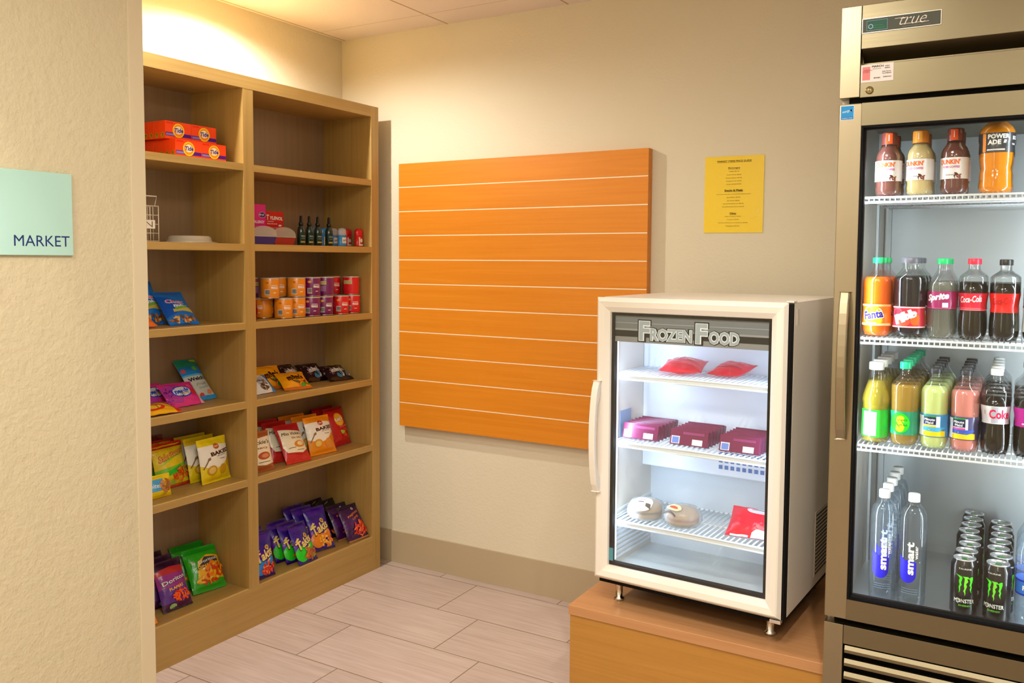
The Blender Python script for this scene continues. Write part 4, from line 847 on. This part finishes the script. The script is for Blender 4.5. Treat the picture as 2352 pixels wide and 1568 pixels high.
# --- top shelf coffees
def coffee(liq, cap1, cap2, light_=False):
    prof = [(0, .002), (.022, .002), (.031, .006), (.033, .02), (.0315, .030), (.033, .038), (.033, .095), (.0325, .108), (.029, .118), (.022, .128), (.0195, .136), (.0195, .140)]
    ar = [('t', 'DUNKIN\'', 0, .083, .050, .013, 0, .04, '#f26a1c'), ('t', 'ICED COFFEE', .004, .070, .040, .0055, 0, .02, '#c4208c'), ('t', 'ORIGINAL', 0, .050, .024, .003, 0, .01, '#6a5050'), ('splat', .018, .047, .010, .006, 4, 8, .004, ['#5c2c20', '#8a4a34'])]
    t = bottle('coffee_bottle', prof, liq, 1, .136, cap1, .137, .0200, .032, None, .040, .094, '#f4f0f0', ar)
    mb = MB(); art(mb, cylS(.0204), [('r', -.004, .139, .013, .166, cap2), ('r', .003, .146, .005, .162, '#f8e8d8')], .006, .0004); mb.build('cap_seal', t)
    return t
fill_row(coffee('#7a4a42', '#7c3a34', '#f2541c'), 2.588, 2, RZ[0], ['iced coffee bottle with maroon and orange cap, leftmost on the top shelf', 'iced coffee bottle in the left column'], 'coffee bottle', G1, rz=LK)
fill_row(coffee('#dcc48a', '#f0902c', '#f2a43c'), 2.664, 2, RZ[0], ['pale iced coffee bottle with plain orange cap, second on the top shelf', 'pale iced coffee bottle in the second column'], 'coffee bottle', G1, rz=-22)
fill_row(coffee('#74443e', '#7c3a34', '#f2541c'), 2.745, 2, RZ[0], ['iced coffee bottle with maroon and orange cap, beside the orange sports drink', 'iced coffee bottle in the third column'], 'coffee bottle', G1, rz=-18)
pw = [(0, .002), (.028, .002), (.037, .006), (.0395, .02), (.038, .035), (.0385, .055), (.0355, .066), (.038, .076), (.0395, .095), (.0395, .128), (.0385, .136), (.041, .142), (.0405, .165), (.036, .176), (.026, .187), (.0215, .191), (.0215, .199)]
t = bottle('sports_drink_bottle', pw, '#ff9a0c', 1, .198, '#141214', .199, .0225, .016, None, .108, .160, '#3a3c40', [('t', 'POWER', .002, .150, .050, .0125, 0, .05, '#ffffff'), ('t', 'ADE', -.008, .135, .030, .0125, 0, .05, '#ffffff'), ('p', [(.012, .132), (.018, .132), (.020, .140), (.014, .141)], '#ffffff'), ('r', -.024, .113, .016, .117, '#e8e8ec'), ('r', -.036, .110, -.027, .158, '#f2902c'), ('t', 'B12', .042, .146, .012, .010, 0, .04, '#ffffff'), ('t', 'vitamins', .040, .130, .012, .006, 0, .03, '#d8e4f0')], rib=lambda r, z, a: r*(1+.012*math.cos(6*a)*(1 if .02 < z < .1 else 0)))
t.scale = (1, 1, .93)
fill_row(t, 2.838, 2, RZ[0], ['large orange sports drink bottle with dark label on the top shelf', 'large orange sports drink bottle'], 'sports drink bottle', G1, rz=4, pitch=.085)
t = thing('black_drink_can', 'black drink can at the right edge of the top shelf', 'drink can', (2.948, -.76, RZ[0]+.0005), group=G1)
MB().lathe([(0, 0), (.026, 0), (.031, .004), (.033, .012), (.033, .10), (.027, .112)], M('#0c0b0d', .25, coat=.4), 28).build('can_body', t)
MB().lathe([(.027, .112), (.0275, .115), (.0255, .115), (.025, .112), (0, .112)], SILVER, 28).build('can_lid', t)
# --- second shelf sodas
t = bottle('soda_bottle', profile(.0365, .212, sh=.80), '#ff6a0a', 1, .160, '#12c872', .197, .0148, .015, None, .030, .088, '#ff8412', [('r', -.05, .031, .05, .037, '#ffd9a0'), ('r', -.05, .082, .05, .087, '#ffd08a'), ('e', -.002, .059, .0265, .0245, '#ffffff'), ('e', -.002, .060, .0235, .0215, '#ff8a14'), ('e', .004, .077, .010, .006, '#8ccc1c'), ('e', .014, .044, .010, .008, '#ffb41c'), ('t', 'Fanta', 0, .060, .052, .026, 10, .09, '#ffffff'), ('t', 'Fanta', 0, .060, .049, .022, 10, .035, '#2a1a84')])
fill_row(t, 2.571, 3, RZ[1], ['bright orange soda bottle with green cap at the left end', 'orange soda bottle with green cap'], 'soda bottle', G2, rz=LK)
t = bottle('soda_bottle', profile(.0395, .212, sh=.84, neck=.020), '#0e0e1c', 1, .162, '#6a6a78', .197, .0232, .015, None, .028, .084, '#e02440', [('r', -.062, .029, .062, .032, '#f6eef2'), ('r', -.062, .080, .062, .083, '#f6eef2'), ('e', -.022, .066, .016, .014, '#f0485c'), ('e', -.022, .066, .012, .010, '#d81c3c'), ('e', -.008, .044, .020, .012, '#f2543c'), ('p', [(-.008, .044), (-.02, .055), (-.016, .057)], '#ffe0dc'), ('p', [(-.008, .044), (.008, .054), (.004, .057)], '#ffe0dc'), ('e', .024, .050, .012, .016, '#f0641c'), ('t', 'Pibb', 0, .058, .060, .026, 22, .10, '#ffffff'), ('t', 'Pibb', 0, .058, .056, .021, 22, .03, '#f4eef6')])
fill_row(t, 2.650, 3, RZ[1], ['wide dark soda bottle with grey cap and red fruit label', 'dark soda bottle with grey cap'], 'soda bottle', G2, pitch=.082, rz=LK)
t = bottle('soda_bottle', profile(.0345, .210, sh=.76), '#b4b6aa', .22, .150, '#12c872', .195, .0148, .015, None, .080, .125, '#9c1c60', [('t', 'Sprite', -.004, .109, .056, .022, 8, .05, .3, '#ffffff'), ('r', .008, .084, .022, .096, '#f4f4f4'), ('r', -.05, .081, .05, .083, '#c84a8c')])
fill_row(t, 2.727, 3, RZ[1], ['clear soda bottle with green cap and magenta band label', 'clear soda bottle with green cap'], 'soda bottle', G2, rz=LK)
coke = profile(.0330, .210, sh=.76, style='contour')
t = bottle('soda_bottle', coke, '#0d0504', 1, .150, '#f02848', .195, .0148, .015, None, .078, .122, '#e01c3c', [('t', 'Coca-Cola', 0, .107, .054, .017, 4, .03, .35, '#f8dce0'), ('r', -.03, .083, .028, .0845, '#f08090'), ('r', -.03, .079, .05, .0805, '#f0a0a8')])
fill_row(t, 2.798, 2, RZ[1], ['cola bottle with bright red cap and red label', 'cola bottle with red cap'], 'soda bottle', G2, rz=LK)
t = bottle('soda_bottle', profile(.0345, .208, sh=.76, style='contour'), '#070508', 1, .148, '#1c1a1c', .193, .0148, .015, None, .075, .123, '#f01414', [('t', 'Coca-Cola', 0, .104, .050, .018, 4, .02, .35, '#b80c10')])
fill_row(t, 2.869, 3, RZ[1], ['cola bottle with black cap and plain red label', 'cola bottle with black cap'], 'soda bottle', G2, rz=LK)
t = bottle('soda_bottle', profile(.034, .208, sh=.74), '#141018', .9, .150, '#e8e8e8', .193, .0148, .015, None, .028, .088, '#eef2ee', [('e', -.018, .074, .012, .012, '#1c9c6a'), ('e', .0, .045, .012, .01, '#1c9c6a'), ('splat', 0, .06, .028, .024, 3, 14, .006, ['#1c9c6a', '#4abcc8'])])
fill_row(t, 2.943, 2, RZ[1], ['soda bottle with white and green label at the right edge', 'soda bottle with white cap in the right column'], 'soda bottle', G2, rz=LK)
# --- third shelf
t = bottle('juice_bottle', [(0, .002), (.024, .002), (.033, .006), (.0345, .03), (.0335, .085), (.0335, .098), (.0345, .108), (.036, .115), (.034, .128), (.027, .150), (.020, .170), (.0165, .190), (.0165, .203)], '#c9b63a', .42, .168, '#f4f4f2', .198, .0195, .020, None, .018, .092, '#2cc43c', [('r', -.024, .022, .012, .086, '#f2fbf6'), ('r', -.02, .036, .006, .0372, '#a8c8b0'), ('r', -.02, .046, .008, .0472, '#b8d4c0')])
fill_row(t, 2.575, 5, RZ[2], ['yellow iced tea bottle with white cap and green label', 'yellow tea bottle with white cap'], 'drink bottle', G3, rz=LK)
t = bottle('soda_bottle', profile(.0348, .220, sh=.82), '#d0aa4a', .5, .162, '#14cf96', .205, .0150, .018, None, .032, .094, '#12a078', [('e', -.006, .063, .026, .027, '#14d41c'), ('e', -.006, .063, .024, .025, '#2ce01c'), ('t', 'S', -.004, .061, .022, .044, 0, .07, '#e8e81c'), ('t', "Seagram's", -.004, .071, .034, .007, 0, .01, .2, '#1c5c20'), ('t', 'GINGER ALE', -.004, .058, .034, .004, 0, .01, '#1c5c20')])
fill_row(t, 2.647, 6, RZ[2], ['ginger ale bottle with green cap and round lime label', 'ginger ale bottle with green cap'], 'soda bottle', G3, rz=-4)
def mmaid(liq, pink):
    return bottle('juice_bottle', profile(.0338, .213, sh=.80), liq, 1, .166 if not pink else .160, '#30343c', .198, .0150, .014, None, .034, .093, '#2c8cd0' if not pink else '#4c4c7c',
        [('r', -.050, .036, .016 if not pink else .012, .088, '#f2f4f8'), ('r', -.026, .066, .006, .088, '#1c2858'), ('p', [(-.026, .086), (-.010, .089), (.006, .086), (.006, .090), (-.026, .090)], '#2c9c4c'), ('t', 'Minute', -.010, .0795, .026, .0065, 0, .03, '#ffffff'), ('t', 'Maid', -.010, .0712, .019, .0065, 0, .03, '#ffffff'), ('r', -.026, .060, .006, .0645, '#f2d41c' if not pink else '#d8509c'),
         ('p', [(-.026, .036), (.030, .036), (.030, .050), (.01, .044), (-.01, .054), (-.026, .046)], '#f4d21c'), ('p', [(-.026, .050), (-.01, .058), (.01, .048), (.028, .056), (.028, .060), (-.026, .060)], '#4ab0e0' if not pink else '#3c5cc0')])
fill_row(mmaid('#cfe08c', False), 2.719, 5, RZ[2], ['pale yellow lemonade bottle with dark cap and blue label', 'lemonade bottle with dark cap'], 'juice bottle', G3, rz=2)
fill_row(mmaid('#dc8a80', True), 2.790, 5, RZ[2], ['pink lemonade bottle with dark cap', 'pink lemonade bottle'], 'juice bottle', G3, rz=-4)
t = bottle('soda_bottle', profile(.0335, .218, sh=.72, style='contour'), '#080405', 1, .150, '#f2f6f4', .203, .0148, .016, None, .082, .127, '#dfe2ea', [('r', -.008, .084, .008, .125, '#b8bece'), ('t', 'Coke', .012, .107, .050, .024, 0, .03, '#e01c54'), ('t', 'diet', -.024, .112, .003, .014, 0, 0, '#6a6a78')])
fill_row(t, 2.859, 5, RZ[2], ['diet cola bottle with white cap and silver label', 'diet cola bottle with white cap'], 'soda bottle', G3, rz=-2)
t = bottle('soda_bottle', profile(.0335, .218, sh=.72, style='contour'), '#080405', 1, .150, '#c8ccd0', .203, .0148, .016, None, .080, .127, '#c814a4', [('r', -.014, .086, -.002, .089, '#ffffff')])
fill_row(t, 2.932, 4, RZ[2], ['cola bottle with magenta label at the right edge', 'cola bottle with magenta label'], 'soda bottle', G3, rz=-2)
# --- refrigerator floor
ZF = .556
sm = [(0, .002), (.024, .002), (.033, .006), (.0345, .02), (.0338, .026), (.0345, .032), (.0345, .225), (.0335, .240), (.030, .254), (.024, .265), (.017, .273), (.0135, .278), (.0135, .290)]
t = bottle('water_bottle', sm, '#c8d8e4', .06, .262, '#f8fafa', .281, .0148, .021, laprt=[('e', -.006, .092, .0215, .024, '#1410e0'), ('p', [(-.0275, .092), (.0155, .092), (.016, .124), (.006, .132), (-.012, .128), (-.0275, .140)], '#1410e0'), ('t', 'smart', .001, .135, .088, .018, 90, .04, '#ffffff'), ('t', 'water', .0155, .152, .036, .008, 90, .02, '#ffffff'), ('r', -.02, .052, .02, .0528, '#8fa8c8'), ('r', -.02, .046, .02, .0468, '#8fa8c8'), ('r', -.02, .040, .02, .0408, '#8fa8c8')])
fill_row(t, 2.606, 5, ZF, ['tall clear water bottle with blue drop logo, leftmost on the floor', 'tall clear water bottle in the left column'], 'water bottle', G4, y0=-.765, pitch=.075, rz=6)
dup(t, 'tall clear water bottle with blue drop logo standing alone, second from the left', (2.679, -.768, ZF+.0005), (0, 0, R(-4)), G4)
wb = [(0, .002), (.024, .002), (.0335, .006), (.0345, .02), (.0345, .19), (.031, .205), (.022, .222), (.0135, .232), (.0135, .24)]
t = bottle('ribbed_water_bottle', wb, '#d8e8f4', .08, .225, '#f8fafa', .234, .0148, .015, None, .085, .125, '#1c7ce8', [('r', -.06, .086, .06, .090, '#1428c0'), ('r', -.06, .120, .06, .124, '#1428c0'), ('t', 'PURE', 0, .105, .04, .012, 0, .03, '#ffffff')], rib=lambda r, z, a: r*(1+(.035*math.sin(z*330+2*math.sin(a*3)) if .01 < z < .2 else 0)))
fill_row(t, 2.953, 3, ZF, ['ribbed clear water bottle with blue band at the right edge', 'ribbed clear water bottle in the right column'], 'water bottle', G4, y0=-.765, rz=0)
def energy():
    t = thing('energy_drink_can', 'x', 'energy drink can'); r = .0325; h_ = .150
    prof = [(0, .004), (.022, .002), (.026, .000), (.030, .004), (.0325, .011), (.0325, .133), (.031, .138), (.0275, .146), (.0268, .148)]
    mb = MB().lathe(prof, M('#141613', .25, .3, coat=.5), 32)
    def claw(x0, w0, top, bot, s):
        L_, R_ = [], []
        for i in range(9):
            f = i/8; z = top+(bot-top)*f; j = .0012*math.sin(i*2.3+s*5)
            wd = w0*(1-f)**.6*(1+.25*math.sin(i*3+s)); c = x0+j+.0015*math.sin(f*3+s)
            L_.append((c-wd/2, z)); R_.append((c+wd/2+.0002, z))
        return [*L_, *R_[::-1]]
    g1, g2 = '#4cf01c', '#a8f41c'
    a = [('p', [(-.022, .114), (-.008, .110), (-.004, .104), (-.014, .108)], g1), ('p', [(-.006, .110), (.008, .110), (.012, .104), (0, .106)], g1), ('p', [(.010, .106), (.016, .110), (.020, .110), (.020, .100), (.014, .104)], g1),
         ('p', claw(-.0115, .0068, .110, .066, 1), g1), ('p', claw(.002, .0082, .110, .060, 2), '#7cf02c'), ('p', claw(.016, .0060, .108, .068, 3), g1)]
    a += [('t', 'MONSTER', 0, .046, .050, .0105, 0, .03, '#e8ebe4'), ('e', -.015, .0455, .0042, .0058, '#e8ebe4'), ('e', -.015, .0455, .0026, .0042, '#141613'), ('r', -.0154, .038, -.0146, .053, '#e8ebe4'), ('t', 'ENERGY', .002, .034, .030, .0045, 0, .03, '#5cc42c'), ('t', 'TAURINE', 0, .130, .030, .004, 0, .02, '#d8dcd4')]
    art(mb, cylS(.0326), a, .006, .0003); mb.build('can_body', t)
    MB().lathe([(.0268, .148), (.0276, .1505), (.0262, .152), (.0245, .150), (.0238, .1465), (0, .1462)], M('#e4e8ea', .25, .8), 32).build('can_lid', t)
    MB().box(-.006, .006, -.012, .010, .1468, .1480, M('#4a9a4a', .3, .6), .0004).build('pull_tab', t)
    return t
t = energy(); t.scale = (.975, .975, 1); EG = 'energy drink cans on the refrigerator floor'; C8 = ['front', 'second', 'third', 'fourth', 'fifth', 'sixth', 'seventh', 'eighth']
jit = [0, .002, .006, .006, -.002, .001, .003, .003]
for c, (x, n) in enumerate(((2.803, 8), (2.879, 7))):
    for k in range(n):
        loc = (x+jit[(k+c*2) % 8]*(1 if k else 0), -.768+k*.0662, ZF+.0005)
        lab = 'black energy drink can with green claw mark, %s in the %s row' % (C8[k], ['left', 'right'][c])
        if c == 0 and k == 0: t.location = loc; t['label'] = lab; t['group'] = EG; t.rotation_euler = (0, 0, R(6))
        else: dup(t, lab, loc, (0, 0, R([6, -14][c] if k == 0 else (k*31) % 50)), EG)
# ------------------------------------------------------------------ frozen food
def fz(o, a, b, z, yaw=0, lean=0, rx=None):   # place by freezer-local coordinates
    c, s = math.cos(FR), math.sin(FR)
    o.location = (2.3405+a*c-b*s, -.7904+a*s+b*c, .3539+z); o.rotation_euler = (-R(lean), 0, FR+R(yaw))
    if o.type == 'MESH': BAGS.append([o, .3539+min((.749, .527, .264), key=lambda q: abs(q-z))+.0049, False])
    return o
def meal(flat):
    w_, d_, h_ = (.125, .0215, .050)
    mb = MB().box(-w_/2, w_/2, -d_/2, d_/2, 0, h_, M('#7c1c48', .35), .0012)
    art(mb, lambda u, v: (Vector((u, v, h_)), Vector((0, 0, 1))), [('r', -w_/2+.003, -d_/2+.002, w_/2-.003, -d_/2+.0035, '#d890b0'), ('r', -.02, -.004, .05, .003, '#8c4878')], 0, .0003)
    art(mb, flatS(-d_/2), [('r', -.058, .003, -.030, .027, '#e8eef4'), ('r', -.055, .005, -.033, .024, '#7a92dc'), ('r', .012, .003, .046, .021, '#eef4f4'), ('r', -.02, .034, .05, .042, '#9c4070')], 0, .0003)
    return mb.build('frozen_meal_box')
MG = 'burgundy frozen food boxes on the middle freezer shelf'; m0 = None
for c, (a, b, n, nm) in enumerate(((-.500, .120, 6, 'left'), (-.330, .115, 6, 'middle'), (-.165, .110, 6, 'right'))):
    for k in range(n):
        o = meal(0) if m0 is None else m0.copy()
        if m0 is None: m0 = o
        else: COL.objects.link(o)
        tag(o, 'burgundy frozen food box with white labels, %s in the %s row' % (C8[k], nm), 'frozen food box', MG)
        fz(o, a, b+k*.0275-.002, .530+(.003 if k % 2 else 0), 0, 16)
def redbag(lab, a, b, z, yaw, lean, w_, h_, t_, sp, seed):
    o = bagmesh('frozen_food_bag', w_, h_, t_, '#e81c34', sp, seed, rough=.25); tag(o, lab, 'frozen food bag', 'red frozen food bags in the freezer'); fz(o, a, b, z, yaw, lean)
redbag('red frozen food bag lying on the upper freezer shelf, front one', -.365, .11, .760, 12, 82, .135, .15, .034, [('e', -.22, .6, .12, None, '#f8d8dc'), ('e', -.22, .6, .08, None, '#e8304c'), ('r', -.5, .75, -.3, .82, '#4a6ab8'), ('e', -.1, .85, .07, None, '#f8c8cc'), ('r', .1, .5, .25, .54, '#f0a04c')], 81)
redbag('darker red frozen food bag behind the front one on the upper shelf', -.235, .143, .772, -6, 80, .115, .13, .03, [('r', -.4, .3, .4, .34, '#b83040')], 82)
redbag('red frozen food bag with white label at the right of the lower shelf', -.130, .120, .268, 4, 58, .16, .12, .045, [('e', .10, .80, .28, .13, '#f6dce4'), ('e', .10, .82, .25, .09, '#fff6f8'), ('r', -.1, .80, .3, .83, '#4a4a5c'), ('p', [(0, 0), (.5, 0), (.5, .16), (.12, .18), (.02, .1)], '#f8f8fa'), ('r', -.4, .0, -.05, .06, '#f4e8ec')], 83)
def burger(lab, a, b, yaw, second):
    t = thing('wrapped_sandwich', lab, 'wrapped sandwich', group='wrapped sandwiches on the lower freezer shelf'); fz(t, a, b, .2695, yaw, 0); t.scale = (.9, .9, .9)
    MB().lathe([(0, .004), (.050, .004), (.058, .012), (.058, .022), (0, .022)], M('#c08a4c', .6), 26).build('bottom_bun', t)
    MB().lathe([(0, .021), (.055, .021), (.060, .026), (.056, .032), (0, .032)], M('#5c3420' if not second else '#b8542c', .6), 26, fn=lambda r, z, a: r*(1+.04*math.sin(7*a))).build('filling', t)
    MB().lathe([(.058, .031), (.058, .042), (.048, .056), (.028, .064), (0, .066)], M('#cf9a58', .5), 26).build('top_bun', t)
    MB().lathe([(0, .002), (.060, .002), (.068, .014), (.068, .038), (.056, .060), (.030, .070), (0, .072)], M('#e4ecec', .12, alpha=.35), 30, fn=lambda r, z, a: r*(1+.05*math.sin(5*a+z*80)+.02*math.sin(13*a)) if r > 0 else 0).build('plastic_wrap', t)
    mb = MB(); sp = [('e', 0, .0, .036, .034, '#f6f8f6'), ('t', 'BBQ', -.006, .012, .026, .010, 0, .03, '#d84a4c'), ('r', -.018, -.008, .004, -.002, '#5a4a40'), ('r', .012, -.022, .030, -.010, '#6a5c50')] if not second else [('e', 0, 0, .034, .020, '#ead8a8'), ('e', .0, -.002, .020, .008, '#d85a34'), ('r', -.030, -.026, .028, -.022, '#6a5a4c')]
    def S(u, v):
        y = v*.85-.040; d = math.hypot(u, y); pr = [(0, .072), (.030, .070), (.056, .060), (.068, .038), (.2, -.2)]
        for (d0, h0), (d1, h1) in zip(pr, pr[1:]):
            if d0 <= d <= d1: z = h0+(h1-h0)*(d-d0)/(d1-d0); break
        return Vector((u, y, z)), Vector((0, -.4, .92))
    art(mb, S, sp, .008, .004); mb.build('sticker' if not second else 'cheese_label', t)
burger('round sandwich in clear wrap with white sticker on the lower freezer shelf', -.494, .155, 10, False)
burger('round sandwich in clear wrap showing filling, right of the stickered one', -.362, .148, -24, True)

# ------------------------------------------------------------------ let the soft packs settle: rest on their shelf, touch but do not cut each other
from mathutils.bvhtree import BVHTree
def wverts(o):
    m = Matrix.LocRotScale(o.location, o.rotation_euler, o.scale); return [m @ v.co for v in o.data.vertices]
def rest(b):
    o, z, sh_ = b; vs = wverts(o); o.location.z += z+.0006-min(v.z for v in vs)
    if sh_:
        mx = min(v.x for v in vs)
        if mx < BK+.001: o.location.x += BK+.001-mx
def tree(o): return BVHTree.FromPolygons(wverts(o), [list(p.vertices) for p in o.data.polygons])
for b in BAGS: rest(b)
trees = [tree(b[0]) for b in BAGS]
for it in range(12):
    hit = False
    for i in range(len(BAGS)):
        for j in range(i+1, len(BAGS)):
            A, B = BAGS[i][0], BAGS[j][0]
            if 'meal' in A.name or 'meal' in B.name: continue
            if abs(BAGS[i][1]-BAGS[j][1]) > .01 or (A.location-B.location).length > .22 or not trees[i].overlap(trees[j]): continue
            hit = True; d = A.location-B.location; d.z = 0
            if it in (2, 5, 8):
                for o in (A, B): o.scale.y *= .88
            d = d.normalized()*.0022 if d.length > 1e-4 else Vector((.002, 0, 0))
            for o, sg in ((A, 1), (B, -1)):
                o.location += d*sg
                if BAGS[i][2]: o.location.x = min(o.location.x, .296)
            for k in (i, j): rest(BAGS[k]); trees[k] = tree(BAGS[k][0])
    if not hit: break
